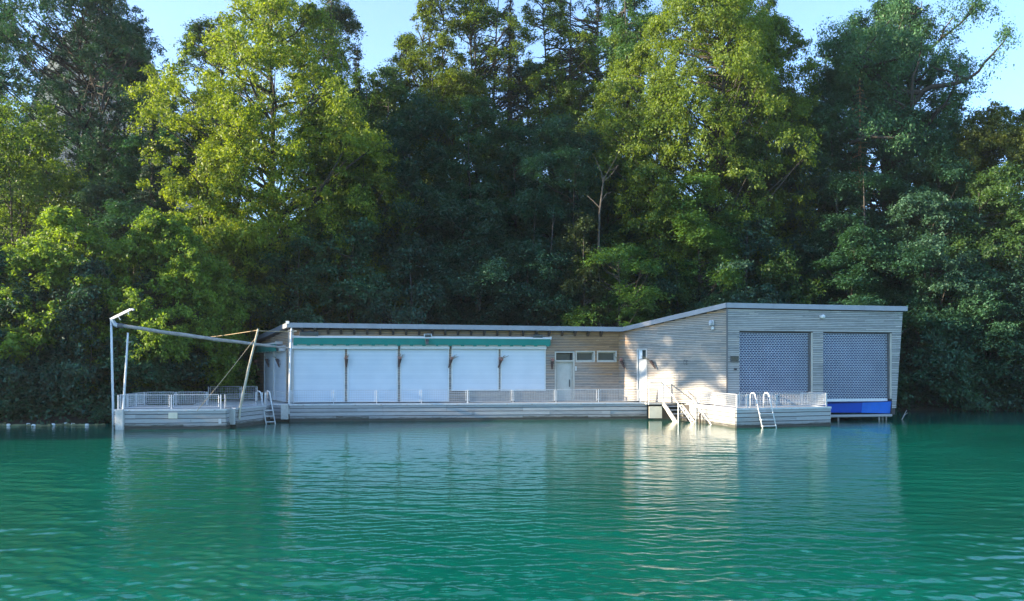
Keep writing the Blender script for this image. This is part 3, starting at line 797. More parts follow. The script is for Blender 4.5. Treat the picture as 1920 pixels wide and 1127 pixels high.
# left swimming pontoon
LA, LB, LC, LD = (-17.25, 34.7), (-12.6, 35.25), (-13.2, 39.8), (-18.05, 39.1)
lp = pontoon('low timber pontoon with mesh railing beneath the log boom', [LA, LB, LC, LD], [(LA, LB), (LD, LA), (LB, LC)], (-15, 37, 0))
mb = MB(); c = at(224, 787, 34.65); mb.box((c.x - .0, 34.78, .40), (.34, .34, .98)); mb.build('concrete_block', M['concrete'], lp, bevel=.02)
u, z = Frame(LA, LB).uz(325, 779); mb = MB(); Frame(LA, LB).box(mb, u - .19, u + .19, z - .13, z + .12, .04, .07); mb.build('cover_plate', M['board'], lp)
u, z = Frame(LA, LB).uz(413, 790); mb = MB(); Frame(LA, LB).box(mb, u - .06, u + .06, z - .1, z + .12, .04, .07); mb.build('hinge_plate', M['galv'], lp)
# middle (angled) pontoon
MA, MBp, MC2, MD = (-12.42, 36.0), (-11.9, 38.6), (-11.6, 39.9), (-11.12, 39.95)
mp = pontoon('angled timber pontoon between the mesh railed platform and the boathouse corner',
             [(-12.9, 36.1), MA, MBp, (-12.35, 38.9), (-12.2, 40.3), MD, (-10.9, 41.4), (-14.6, 47.6), (-17.3, 45.5), (-16.0, 40.2), (-13.1, 40.1)], [(MA, MBp), ((-12.95, 36.1), MA), (MBp, (-12.35, 38.9)), ((-12.35, 38.9), (-12.2, 40.3)), ((-12.2, 40.3), MD)], (-13, 40, 0))
mb = MB(); c = at(433, 779, 36.0); mb.box((c.x, 36.02, .50), (.40, .30, .72)); mb.build('concrete_block', M['concrete'], mp, bevel=.02)
mb = MB(); c = at(535, 772, 39.9); mb.box((c.x, 39.86, .50), (.36, .3, .76)); mb.build('concrete_block', M['concrete'], mp, bevel=.02)
# walkway along the front
WA, WB = (-11.08, 39.85), (7.05, 41.85)
wp = pontoon('long narrow timber walkway in front of the white shutters', [WA, WB, (8.9, 42.0), (8.2, 43.0), (5.85, 43.95), (-11.3, 41.28)], [(WA, WB)], (-2, 41, 0))
# right pontoon
RA, RB, RC = (8.80, 41.6), (9.97, 35.6), (14.8, 37.2)
rp = pontoon('wide timber pontoon with sunlit side in front of the grille shutters', [RA, RB, RC, (14.45, 39.75), (10.5, 38.95), (8.9, 40.6)], [(RA, RB), (RB, RC), (RC, (14.45, 39.75))], (12, 37.5, 0))
# beige board + landing
c0 = at(1216.5, 762, 41.3); c1 = at(1241, 784, 41.3)
# ------------------------------------------------------------------ railings
def rail_panel(mb, p, q, z0, z1, wr=0.0065, fr_=0.016, du=.085, dz=.085):
    p = Vector(p); q = Vector(q); d = q - p; L_ = d.length; d.normalize()
    P = lambda s, z: Vector((p.x + d.x * s, p.y + d.y * s, z))
    for a, b in (((0, z0), (L_, z0)), ((L_, z0), (L_, z1)), ((L_, z1), (0, z1)), ((0, z1), (0, z0))):
        mb.tube([P(*a), P(*b)], fr_, 6)
    n = int(L_ / du)
    for i in range(1, n): mb.tube([P(L_ * i / n, z0), P(L_ * i / n, z1)], wr, 4, False)
    n = max(2, int((z1 - z0) / dz))
    for i in range(1, n): mb.tube([P(0, z0 + (z1 - z0) * i / n), P(L_, z0 + (z1 - z0) * i / n)], wr, 4, False)
def railing(label, P, Q, n, zt=1.50, zb=.96, frac=None, post_r=.024, thin=False, mat='galv'):
    if thin: post_r = .018
    P = Vector((P[0], P[1], 0)); Q = Vector((Q[0], Q[1], 0)); t = thing('railing', (P.x, P.y, DECK), label, 'railing', 'white mesh railings around the pontoons')
    fr = frac or [i / n for i in range(n + 1)]
    d = (Q - P).normalized(); Ln = (Q - P).length
    for f in fr:
        c = P.lerp(Q, f); mb = MB(); mb.beam((c.x, c.y, .86), (c.x, c.y, zt + .01), post_r * 2, post_r * 2, Vector((0, 1, 0))); mb.build('post', M[mat], t)
    for a, b in zip(fr[:-1], fr[1:]):
        p = P.lerp(Q, a) + d * .09; q = P.lerp(Q, b) - d * .09
        mb = MB(); rail_panel(mb, p, q, zb, zt, wr=.0045 if thin else .0065, fr_=.008 if thin else .016, du=.11 if thin else .085, dz=.11 if thin else .085)
        for s_, zz in ((a, zt - .12), (a, zb + .1), (b, zt - .12), (b, zb + .1)):
            c = P.lerp(Q, s_); e = c + d * (.09 if s_ == a else -.09); mb.tube([(c.x, c.y, zz), (e.x, e.y, zz)], .014, 5)
        mb.build('mesh_panel', M[mat], t)
    return t
ins = .12
def inset(P, Q, k=ins):
    fr = Frame(P, Q); a = fr.p(k, 0, -k); b = fr.p(fr.len - k, 0, -k); return (a.x, a.y), (b.x, b.y)
a, b = inset(LA, LB); railing('white mesh railing along the water side of the log boom platform', a, b, 2, frac=[0, .5, 1.0 - .03])
a, b = inset(LD, LA); railing('white mesh railing on the outer end of the log boom platform', a, b, 3)
railing('white mesh railing along the back of the log boom platform', (LD[0] + .15, LD[1] - .1), (-15.0, 39.35), 2)
a, b = inset(MA, MBp, .1); railing('thin mesh railing on the angled pontoon before the bathing ladder', (-12.75, 35.5), b, 2, thin=True, frac=[0, .42, 1])
railing('thin mesh railing in front of the end wall shutters', (-12.3, 40.0), (-11.2, 41.0), 1, thin=True)
railing('grey mesh fence at the rear of the platform close to the trees', at(391, 720, 43.6), at(482, 720, 44.5), 2, zt=1.66, zb=1.0, frac=[0, .67, 1])
fw = Frame(WA, WB); 
def wf(px): return fw.uz(px, 760)[0] / fw.len
wa = fw.p(0, 0, -.1); wb = fw.p(fw.len, 0, -.1)
p_, q_ = wa.lerp(wb, wf(545)), wa.lerp(wb, wf(874))
L1 = [545, 625, 706, 790, 876]; fr1 = [(wf(x) - wf(545)) / (wf(876) - wf(545)) for x in L1]
railing('thin barely visible mesh railing in front of the tall white shutters', wa.lerp(wb, wf(545)), wa.lerp(wb, wf(876)), 4, frac=fr1, thin=True, mat='galv', zt=1.56)
L2 = [877.5, 961, 1041.5, 1122, 1202, 1243]; fr2 = [(x - 877.5) / (1243 - 877.5) for x in L2]
railing('white framed mesh railing below the short shutters and the timber door', wa.lerp(wb, wf(877.5)), wa.lerp(wb, wf(1241)), 5, frac=fr2, zt=1.56)
a, b = inset(RA, RB, .1); railing('mesh railing on the sunlit side of the pontoon beside the steps', a, b, 3, frac=[0, .3, .62, 1])
a, b = inset(RB, RC, .12); fr3 = Frame(RB, RC); fa = lambda px: (fr3.uz(px, 760)[0] - .12) / (fr3.len - .24)
railing('mesh railing with a gap for the ladder in front of the first grille', a, b, 3, frac=[0, fa(1404), fa(1458), .999])
a, b = inset(RC, (14.45, 39.75), .12); railing('short mesh railing at the blue boat end of the pontoon', a, b, 1)
railing('mesh railing close against the foot of the grille shutter', (11.0, 38.7), (14.3, 39.4), 2)

# ------------------------------------------------------------------ bathing ladders
def ladder(label, feet, d_out, width, side, reach=.75, hoop=1.56, nst=3, hr=.33):
    """feet: deck point of first upright; d_out outward direction; side: direction across"""
    t = thing('bathing_ladder', tuple(feet), label, 'ladder', 'white bathing ladders')
    f = Vector(feet); o = Vector(d_out).normalized(); s = Vector(side).normalized() * width
    for k in range(2):
        b = f + s * k; pts = [Vector((b.x, b.y, .84)), Vector((b.x, b.y, hoop - .15))]
        for i in range(1, 8):
            a = math.pi * (1 - i / 8); pts.append(Vector((b.x, b.y, hoop - .15)) + o * (hr / 2 + hr / 2 * math.cos(a)) + Vector((0, 0, .15 * math.sin(a))))
        e1_ = Vector((b.x, b.y, hoop - .22)) + o * (hr + .02); pts.append(e1_)
        pts.append(Vector((b.x, b.y, 0.0)) + o * reach + Vector((0, 0, -.5)))
        mb = MB(); mb.tube(pts, .025, 8); mb.build('handrail', M['white'], t, smooth=True)
    top = f + o * hr; low = f + o * reach
    for i in range(nst):
        z = .62 - i * .27; q = (hoop - .22 - z) / (hoop + .28); c = top.lerp(low, q)
        mb = MB(); mb.hexa([(c.x + o.x * -.07, c.y + o.y * -.07, z), (c.x + o.x * .07, c.y + o.y * .07, z), (c.x + s.x + o.x * .07, c.y + s.y + o.y * .07, z), (c.x + s.x - o.x * .07, c.y + s.y - o.y * .07, z)],
                           [(c.x + o.x * -.07, c.y + o.y * -.07, z + .035), (c.x + o.x * .07, c.y + o.y * .07, z + .035), (c.x + s.x + o.x * .07, c.y + s.y + o.y * .07, z + .035), (c.x + s.x - o.x * .07, c.y + s.y - o.y * .07, z + .035)])
        mb.build('step', M['galv'], t)
    return t
fr3n = fr3.n; p = at(1404.5, 763, 36.45)
ladder('white bathing ladder hooked over the pontoon front below the first grille', (p.x, 36.45 - .2, DECK), (0.42, -.9, 0), .72, fr3.u, reach=.95)
p = at(480, 755, 39.0)
ladder('white bathing ladder in the recess beside the boathouse corner post', (p.x - .0, 39.0, DECK), (.62, -.62, 0), .42, (1, .45, 0), reach=1.2, nst=4, hr=.5)

# ------------------------------------------------------------------ steps with handrails
st = thing('water_steps', (8.3, 40.5, DECK), 'sunlit timber steps with white handrails leading down into the water', 'steps')
dS = Vector((.2, -.98, 0)).normalized(); nS = Vector((.98, .2, 0)).normalized()
A0 = Vector((7.8, 41.3, 0)); slope = 2.01 / 3.76
for k, (off, m_) in enumerate(((0, 'post'), (.93, 'post'))):
    a = A0 + nS * off; mb = MB()
    p = a + Vector((0, 0, .86)); q = a + dS * 2.7 + Vector((0, 0, .86 - 2.7 * slope))
    mb.beam(p, q, .05, .26); mb.build('stringer', M['frame'], st)
    mb = MB(); mb.tube([a + Vector((0, 0, .86)), a + Vector((0, 0, 1.96))], .025, 8)
    mb.tube([a + Vector((0, 0, 1.95)), a + dS * 3.9 + Vector((0, 0, 1.95 - 3.9 * slope))], .025, 8)
    b = a + dS * 1.95; mb.tube([b + Vector((0, 0, -.5)), b + Vector((0, 0, 1.95 - 1.95 * slope))], .028, 8)
    mb.build('handrail', M['white'], st)
for i in range(6):
    s = .22 + i * .33; c = A0 + dS * s + nS * .465; z = .86 - s * slope - .03
    mb = MB(); mb.box((c.x, c.y, z), (.88, .26, .04), math.atan2(nS.y, nS.x)); mb.build('tread', M['plank'], st)
mb = MB(); a = Vector((at(1217, 715, 41.1).x, 41.15, 0)); mb.tube([a + Vector((0, 0, .8)), a + Vector((0, 0, 1.97)), A0 + Vector((0, 0, 1.97))], .025, 8); mb.build('landing_rail', M['white'], st)
for px in (1253, 1262):
    pass
a = at(1253, 716, 42.3); mb = MB(); mb.tube([(a.x, 42.3, .86), (a.x, 42.3, 1.93)], .026, 8); b = A0 + nS * .93; mb.tube([(a.x, 42.3, 1.93), b + Vector((0, 0, 1.93))], .024, 8); mb.tube([(a.x, 42.3, 1.93), (7.1, 41.25, 1.93)], .02, 8); mb.build('rear_rail', M['white'], st)
mb = MB(); mb.box(((c0.x + c1.x) / 2, 41.28, (c0.z + c1.z) / 2 - .0), (c1.x - c0.x, .05, c0.z - c1.z), R(4)); mb.build('side_board', M['board'], st)
mb = MB(); mb.prism([(6.95, 41.35), (8.75, 41.5), (8.75, 42.4), (6.95, 42.2)], .79, .87); mb.build('landing', M['deck'], st)
p = at(1316, 780, 38.9); mb = MB(); mb.tube([(p.x - .1, 38.9, -.3), (p.x - .1, 38.9, .45)], .05, 8); mb.build('mooring_post', M['rafter'], None, label='short dark mooring post beside the sunlit pontoon side', cat='post')

# ------------------------------------------------------------------ boom, masts, ropes
t = thing('gallows_pole', (-18.7, 37.5, 0), 'tall white pole with bent top arm standing in the water', 'pole')
mb = MB(); mb.tube([at(213, 800, 37.5) + Vector((0, 0, -1)), at(212, 760, 37.5), at(210, 680, 37.5), at(208.5, 598, 37.5)], [.062, .058, .054, .05], 10); mb.build('mast', M['white'], t, smooth=True)
a = at(207.5, 599, 37.5); b = at(246, 580, 37.3); c = at(251, 581, 37.25)
mb = MB(); mb.beam(a, b, .11, .11); mb.tube([b, c], .05, 8); mb.beam(at(210, 600, 37.45), at(217, 609, 37.4), .14, .1); mb.build('arm', M['galv'], t)
mb = MB(); mb.tube([at(240, 584, 37.3), at(241.5, 590, 37.3)], .02, 6); mb.build('shackle', M['galv'], t); mb = MB(); mb.tube([at(222, 594, 37.3), at(226, 600, 37.3)], .018, 6); mb.build('shackle', M['galv'], t); mb = MB(); mb.tube([at(214, 608, 37.4), at(222, 611, 37.4)], .1, 8); mb.build('pivot_sleeve', M['galv'], t)
t = thing('log_boom', (-18.2, 37.5, 4.7), 'long bleached log boom hanging from the bent pole to the roof corner', 'boom')
a = at(229, 611, 37.4); b = at(545, 653, 40.75)
pts = [a.lerp(b, i / 9) + Vector((0, 0, -.05 * math.sin(math.pi * i / 9) + .012 * math.sin(i * 2.3))) for i in range(10)]
mb = MB(); mb.tube(pts, [.08, .092, .088, .095, .088, .09, .082, .076, .06, .045], 12); mb.build('log', M['log'], t, smooth=True)
mb = MB(); mb.tube([at(221, 610, 37.38), at(231, 611.5, 37.42)], .115, 10); mb.build('end_sleeve', M['dark'], t)
mb = MB(); mb.tube([at(240, 624, 35.2), at(236, 690, 35.0), at(231, 767, 34.85)], [.04, .048, .052], 8); mb.tube([at(239, 642, 35.1), at(247, 641, 35.1)], .012, 5)
mb.build('thin_mast', M['galv'], None, label='thin pale mast leaning above the corner of the mesh railed platform', cat='mast')
ltop = at(484, 617, 37.3); lbase = at(450, 766, 36.2)
mb = MB(); mb.tube([ltop, ltop.lerp(lbase, .5) + Vector((-.03, 0, 0)), lbase, at(449, 787, 36.0)], [.045, .058, .064, .045], 8); mb.build('leaning_post', M['post'], None, label='weathered yellowish post leaning over the angled pontoon', cat='post')
def rope(pts, r, label, sag=.0):
    P = []
    a, b = Vector(pts[0]), Vector(pts[1])
    for i in range(13): P.append(a.lerp(b, i / 12) + Vector((0, 0, -sag * math.sin(math.pi * i / 12))))
    mb = MB(); mb.tube(P, r, 6); mb.build('rope', M['rope'], None, label=label, cat='rope', group='ropes tied to the leaning post')
rope([ltop + Vector((0, 0, -.05)), at(290, 637.5, 45)], .013, 'slack rope from the leaning post into the trees', .12)
rope([ltop + Vector((0, 0, -.25)), at(369, 771, 34.9)], .014, 'tight rope running from the leaning post down to the platform edge', .04)
rope([ltop + Vector((0, 0, -.08)), at(556, 621, 40.9)], .02, 'pale rope from the leaning post across to the roof corner', .02)

# ------------------------------------------------------------------ blue boat under the grille
bt = thing('blue_boat', (17.3, 40.6, .3), 'bright blue flat boat hull lying under the raised right grille', 'boat')
q = F_face
ub0 = q.uz(1530, 760)[0]; ub1 = q.uz(1673, 760)[0]; ubm = q.uz(1617, 760)[0]
mb = MB()
lo = [q.p(ub0, .44, -.10), q.p(ubm, .40, -.10), q.p(ub1 - .03, .34, -.12), q.p(ub1 - .03, .34, -4.9), q.p(ub0, .44, -4.9)]
hi = [q.p(ub0, .92, -.02), q.p(ubm, .96, -.02), q.p(ub1 - .01, 1.0, -.04), q.p(ub1 - .01, 1.0, -5.0), q.p(ub0, .92, -5.0)]
mb.add(lo + hi, [(4, 3, 2, 1, 0), (5, 6, 7, 8, 9), (0, 1, 6, 5), (1, 2, 7, 6), (2, 3, 8, 7), (3, 4, 9, 8), (4, 0, 5, 9)])
mb.build('hull', M['blue'], bt, bevel=.03)
M['blue_light'] = paint('lighter_blue_paint', (0.008, 0.14, 0.60), 0.4, 0.1, 2.0, dirt=(0.1, 0.2, 0.4), dirt_amt=.4)  # lighter blue for the right end of the hull
mb = MB(); lo2 = [q.p(ubm, .405, -.095), q.p(ubm, .405, -.075), q.p(ub1 - .05, .355, -.09), q.p(ub1 - .05, .355, -.11)]; hi2 = [q.p(ubm, .93, -.02), q.p(ubm, .93, -.0), q.p(ub1 - .03, .965, -.02), q.p(ub1 - .03, .965, -.04)]
mb.hexa(lo2, hi2); mb.build('end_panel', M['blue_light'], bt, bevel=.01)
mb = MB(); mb.tube([q.p(ub0, .90, .0), q.p(ubm, .945, .005), q.p(ub1 - .03, .985, -.015)], .022, 8); mb.build('rub_rail', M['navy'], bt)
mb = MB(); q.box(mb, ub0, ub1 - .02, .2, .32, -.5, .02); mb.build('cradle_beam', M['plank'], bt)
for px in (1575, 1652, 1663, 1671):
    u, _ = q.uz(px, 780); mb = MB(); mb.tube([q.p(u, -.5, -.15 - (px % 7) * .05), q.p(u, .3, -.15 - (px % 7) * .05)], .05, 7); mb.build('support_post', M['log'], bt)
# stick in the water
mb = MB(); a = at(1691, 787, 41.5); b = at(1700, 769, 41.6); mb.tube([a + (a - b) * .6, a.lerp(b, .4), b], [.03, .028, .015], 6); mb.tube([a.lerp(b, .45), a.lerp(b, .7) + Vector((.12, 0, 0))], .012, 5)
mb.build('driftwood_stick', M['log'], None, label='bare stick poking out of the water beyond the blue boat', cat='stick')

# floating weedy line with white floats
fl = [(-8, 797), (16, 799), (53, 798), (63, 800), (100, 798.5), (123, 797), (137, 798), (163, 799), (200, 797)]
t = thing('float_line', (-22, 37.6, 0), 'weedy floating rope with small white floats near the shore', 'float line')
pts = [at(px, py, CAMH * FPX / (py - HOR)) + Vector((0, 0, .02)) for px, py in fl]
dense = []
for a, b in zip(pts[:-1], pts[1:]):
    for i in range(6): dense.append(a.lerp(b, i / 6) + Vector((0, random.Random(i + len(dense)).uniform(-.08, .08), 0)))
rnd = random.Random(8)
mb = MB(); mb.tube(dense, [rnd.uniform(.03, .1) for _ in dense], 6); mb.build('weedy_rope', M['weed'], t)
for p in pts[1:-1]:
    mb = MB(); mb.tube([p + Vector((-.09, 0, .03)), p + Vector((-.05, 0, .03)), p + Vector((.05, 0, .03)), p + Vector((.09, 0, .03))], [.02, .065, .065, .02], 8); mb.build('float', M['foam'], t)

#%%TREES%%
# ------------------------------------------------------------------ trees
M['leaf'] = leaf_mat('broadleaf_foliage', (0.020, 0.050, 0.015), (0.068, 0.120, 0.030), (1.9, 1.75, 0.5), 0.42)
M['leafdark'] = leaf_mat('dark_foliage', (0.022, 0.064, 0.037), (0.066, 0.140, 0.072), (1.3, 1.5, 0.6), 0.3)
M['needle'] = leaf_mat('conifer_needles', (0.012, 0.032, 0.018), (0.03, 0.06, 0.028), (1.0, 1.2, 0.6), 0.15)

def leaf_faces(pos, out, size, rng, flat=0.7, aspect=0.55):
    """one small pointed leaf clump per position"""
    n = len(pos)
    nrm = out * 0.45 + np.array([0, 0, flat]) + rng.normal(0, .55, (n, 3)); nrm /= np.linalg.norm(nrm, axis=1)[:, None]
    t = rng.normal(0, 1, (n, 3)) + out * .6; t -= nrm * (t * nrm).sum(1)[:, None]; t /= np.linalg.norm(t, axis=1)[:, None]
    b = np.cross(nrm, t)
    a = (size * rng.uniform(.6, 1.35, n))[:, None]; w_ = a * aspect * rng.uniform(.7, 1.3, n)[:, None]
    droop = np.array([0, 0, -1.0]) * a * .22
    v = np.stack([pos - t * a * .5, pos + b * w_ * .5 - droop * .3, pos + t * a * .55 + droop, pos - b * w_ * .5 - droop * .3], 1).reshape(-1, 3)
    f = np.arange(4 * n).reshape(-1, 4)
    return v, f

def clump_leaves(C_, rc, out, rng, twigs, per, size, spread=.16, flat=.7, upb=.25, squash=.75):
    """C_ (n,3) centres, rc (n,) radii -> leaf positions along short twigs"""
    n = len(C_)
    d = out[:, None, :] * .55 + rng.normal(0, 1, (n, twigs, 3)); d[..., 2] = d[..., 2] * squash + upb
    d /= np.linalg.norm(d, axis=2)[..., None]
    s = rng.uniform(.25, 1.0, (n, twigs, per)) ** .7
    ln = rc[:, None] * rng.uniform(.55, 1.25, (n, twigs))
    p = C_[:, None, None, :] + d[:, :, None, :] * (s * ln[:, :, None])[..., None]
    p[..., 2] -= (s ** 2) * ln[:, :, None] * .22
    p += rng.normal(0, spread, p.shape) * rc[:, None, None, None]
    o = np.broadcast_to(d[:, :, None, :], p.shape).reshape(-1, 3)
    return leaf_faces(p.reshape(-1, 3), o, size, rng, flat)

PROFILE = {
    'broad': lambda t: np.sin(np.pi * np.clip(t, 0, 1) ** .85) ** .55 * (1 - .15 * t),
    'tall': lambda t: np.sin(np.pi * np.clip(t, 0.02, 1) ** .72) ** .7,
    'cone': lambda t: (1 - t) ** .75 * np.clip(t * 8, .3, 1),
    'bush': lambda t: np.sqrt(np.clip(1 - t ** 2.3, 0, 1)) * (.85 + .15 * np.sin(t * 5)),
    'layer': lambda t: (np.sin(np.pi * np.clip(t, 0, 1) ** .9) ** .5) * (.82 + .18 * np.sin(t * 17)),
}
def limb_tubes(mb, rng, cents, H, R0, base, stems, rad, share, lean=(0, 0)):
    """stems + limbs reaching towards a share of the leaf clumps"""
    stem = []
    for k in range(stems):
        a = rng.uniform(0, 6.28); sp = (0 if stems == 1 else R0 * .42)
        top = np.array([math.cos(a) * sp + lean[0], math.sin(a) * sp + lean[1], H * rng.uniform(.86, .95)])
        b0 = np.array([math.cos(a) * sp * .12, math.sin(a) * sp * .12, -.6])
        pts = [b0 + (top - b0) * (i / 7) + np.array([math.sin(i * 1.7 + k) * .03 * R0, math.cos(i * 1.3 + k * 2) * .03 * R0, 0]) * (i > 0) for i in range(8)]
        rr = rad / math.sqrt(stems)
        mb.tube(pts, [rr * (1.35 if i == 0 else 1 - .86 * (i / 7) ** .9) for i in range(8)], 7); stem.append((pts, rr))
    idx = rng.choice(len(cents), int(len(cents) * share), replace=False)
    for i in idx:
        c = cents[i]; pts, rr = stem[rng.integers(len(stem))]
        hor = math.hypot(c[0], c[1]); z0 = min(max(c[2] - hor * rng.uniform(.35, .9), base * H * .75), H * .88)
        q = max(0, min(6.99, (z0 + .6) / (H * .9 + .6) * 7)); k = int(q); s = pts[k] + (pts[k + 1] - pts[k]) * (q - k)
        m_ = s + (c - s) * .5 + np.array([0, 0, -hor * .08]) + rng.normal(0, .05, 3) * R0 * .5
        r0 = rr * .16 + rr * .22 * hor / R0
        mb.tube([s, s + (m_ - s) * .5 + np.array([0, 0, .04 * hor]), m_, m_ + (c - m_) * .55, c], [r0, r0 * .8, r0 * .6, r0 * .38, r0 * .15], 5, False)

def make_proto(seed, H, R0, kind='broad', base=.15, n=200, rc=(.7, 1.3), twigs=7, per=14, size=.2, stems=1, rad=.28, inner=.5,
               leafm='leaf', bark='bark', gap=0.0, limb=.3, lump=.28, flat=.7, lobes=0, upb=.25, lean=(0, 0), squash=.75, bough=.36, updir=.35):
    rng = np.random.default_rng(seed)
    ph = rng.uniform(0, 6.28, 8); fr = rng.integers(1, 5, 8)
    def radius(t, a):
        w_ = sum(np.sin(fr[i] * a + ph[i] + (3 + 2 * i) * t) for i in range(5)) / 2.4
        return R0 * PROFILE[kind](t) * (1 + lump * w_)
    # boughs: each a billow of leaf clumps on its outer, upper side
    nb = max(6, int(n / 8.5)); m_ = nb * 3
    t = rng.uniform(0, 1, m_) ** .9; a = rng.uniform(0, 6.28, m_)
    keep = rng.uniform(0, 1, m_) < (PROFILE[kind](t) * .75 + .25); t, a = t[keep][:nb], a[keep][:nb]
    br = bough * R0 * rng.uniform(.7, 1.25, len(t)) * (.55 + .45 * PROFILE[kind](t))
    r = np.clip(radius(t, a) - br * .55, .0, None)
    bc = np.stack([np.cos(a) * r + lean[0] * t, np.sin(a) * r + lean[1] * t, H * (base + (1 - base) * t)], 1)
    per_b = int(round(n * .85 / len(t)))
    i = np.repeat(np.arange(len(t)), per_b)
    d = rng.normal(0, 1, (len(i), 3)); d[:, 2] = d[:, 2] * .8 + updir
    d[:, 0] += np.cos(a[i]) * .8; d[:, 1] += np.sin(a[i]) * .8; d /= np.linalg.norm(d, axis=1)[:, None]
    c = bc[i] + d * (br[i] * rng.uniform(.75, 1.05, len(i)))[:, None] * np.array([1, 1, .7])
    # inner fill
    k = int(n * .15); t2 = rng.uniform(.05, .95, k); a2 = rng.uniform(0, 6.28, k); r2 = radius(t2, a2) * rng.uniform(.1, inner + .3, k)
    c = np.concatenate([c, np.stack([np.cos(a2) * r2, np.sin(a2) * r2, H * (base + (1 - base) * t2)], 1)])
    c[:, 2] = np.clip(c[:, 2], .3 if base < .1 else 1.0, H)
    if gap:      # open crown: drop clumps where a coarse pattern says so
        g = np.sin(c[:, 0] * 1.1 + ph[5]) + np.sin(c[:, 1] * 1.3 + ph[6]) + np.sin(c[:, 2] * .9 + ph[7])
        c = c[g > -3 + gap * 3.4]
    out = c - np.array([0, 0, H * (base + (1 - base) * .35)]); out /= np.linalg.norm(out, axis=1)[:, None] + 1e-6
    rcs = rng.uniform(*rc, len(c)) * .58; per = int(per * .8)
    v, f = clump_leaves(c, rcs, out, rng, twigs, int(per * 1.4), size * .8, flat=flat, upb=upb, squash=squash)
    crown = np_mesh('crown', v, f, M[leafm], link=False)
    mb = MB(); limb_tubes(mb, rng, c, H, R0, base, stems, rad, limb, lean)
    me = bpy.data.meshes.new('trunk'); me.from_pydata(mb.v, [], mb.f); me.materials.append(M[bark]); me.update()
    me.polygons.foreach_set('use_smooth', [True] * len(me.polygons))
    return dict(crown=crown, trunk=me, H=H, R=R0)

def make_conifer(seed, H, R0, n=46, per=300, size=.15, sparse=False, bark='bark', bare=.08):
    rng = np.random.default_rng(seed); mb = MB()
    mb.tube([(0, 0, -.6), (0, 0, H * .4), (.03 * H * .1, 0, H)], [.016 * H, .011 * H, .02], 7)
    P = []; O = []
    for i in range(n):
        t = bare + (1 - bare) * (i + rng.uniform(0, .6)) / n
        z = H * t; L_ = R0 * (1 - t) ** .8 * rng.uniform(.72, 1.15) + .12
        for k in range(5 if not sparse else 4):
            a = rng.uniform(0, 6.28); d = np.array([math.cos(a), math.sin(a), 0])
            tip = np.array([0, 0, z]) + d * L_ + np.array([0, 0, -L_ * rng.uniform(.15, .5)])
            s0 = np.array([0, 0, z]); mid = s0 + d * L_ * .5 + np.array([0, 0, -L_ * .05])
            mb.tube([s0, mid, tip], [.03 + .01 * L_, .02, .008], 4, False)
            m_ = int(per * (L_ / R0) * .5) + 10
            u = rng.uniform(.08, 1, m_)[:, None]
            p = s0 * (1 - u) ** 2 + 2 * u * (1 - u) * mid + tip * u ** 2
            side = np.array([-d[1], d[0], 0]); w_ = (1.05 - u[:, 0]) * L_ * .33 + .08
            p = p + side * (rng.uniform(-1, 1, m_) * w_)[:, None] + np.array([0, 0, -1]) * (rng.uniform(0, .28, m_) ** 1 * (0.5 + L_ * .2))[:, None]
            P.append(p); O.append(np.broadcast_to(d, p.shape) + side * rng.uniform(-.6, .6, m_)[:, None])
    P = np.concatenate(P); O = np.concatenate(O)
    v, f = leaf_faces(P, O, size, rng, .8, .32)
    crown = np_mesh('crown', v, f, M['needle'], link=False)
    me = bpy.data.meshes.new('trunk'); me.from_pydata(mb.v, [], mb.f); me.materials.append(M[bark]); me.update()
    return dict(crown=crown, trunk=me, H=H, R=R0)

def make_oak(seed, H, R0):
    """big open-grown oak: thick forking limbs with separate flat leaf platforms"""
    rng = np.random.default_rng(seed); mb = MB(); cents = []; rads = []
    def grow(p, d, ln, r, lvl):
        n = 5; pts = [p]
        for i in range(n):
            d = d + rng.normal(0, .20, 3) + np.array([0, 0, .05]); d /= np.linalg.norm(d)
            pts.append(pts[-1] + d * ln / n)
        mb.tube(pts, [r * (1 - .5 * i / n) for i in range(n + 1)], 7 if lvl < 2 else 5, lvl < 2)
        if lvl >= 3:
            for q in pts[2:]:
                cents.append(q + rng.normal(0, .35, 3)); rads.append(rng.uniform(.6, 1.1))
            return
        k = {0: 5, 1: 4, 2: 3}[lvl]
        for j in range(k):
            i = n if j == 0 else rng.integers(2, n + 1)
            s = pts[i]; a = rng.uniform(0, 6.28)
            o = np.array([math.cos(a), math.sin(a), rng.uniform(-.1, .55)])
            nd = d * .45 + o * .85; nd /= np.linalg.norm(nd)
            grow(s, nd, ln * rng.uniform(.58, .85), r * .55, lvl + 1)
    s = H / 24
    mb.tube([(0, 0, -.6), (.1, 0, H * .2), (0.2, .1, H * .42)], [.75 * s, .55 * s, .48 * s], 9)
    for a in np.linspace(0, 6.28, 6)[:-1]:
        d = np.array([math.cos(a + .3), math.sin(a + .3), rng.uniform(.45, 1.1)]); d /= np.linalg.norm(d)
        grow(np.array([.15, .05, H * rng.uniform(.30, .42)]), d, R0 * .62, .33 * s, 1)
    grow(np.array([.2, .1, H * .42]), np.array([0.05, 0, 1.0]), H * .26, .42 * s, 0)
    c = np.array(cents); rr = np.array(rads) * R0 / 9
    out = c - np.array([0, 0, H * .5]); out /= np.linalg.norm(out, axis=1)[:, None]
    v, f = clump_leaves(c, rr * 1.1, out, rng, 12, 17, .165, spread=.2, upb=.15, squash=.45, flat=.6)
    crown = np_mesh('crown', v, f, M['leafdark'], link=False)
    me = bpy.data.meshes.new('trunk'); me.from_pydata(mb.v, [], mb.f); me.materials.append(M['bark']); me.update()
    me.polygons.foreach_set('use_smooth', [True] * len(me.polygons))
    ext = c.max(0); return dict(crown=crown, trunk=me, H=float(ext[2] + .6), R=float((abs(c[:, 0]).max() + abs(c[:, 1]).max()) / 2 + .6))


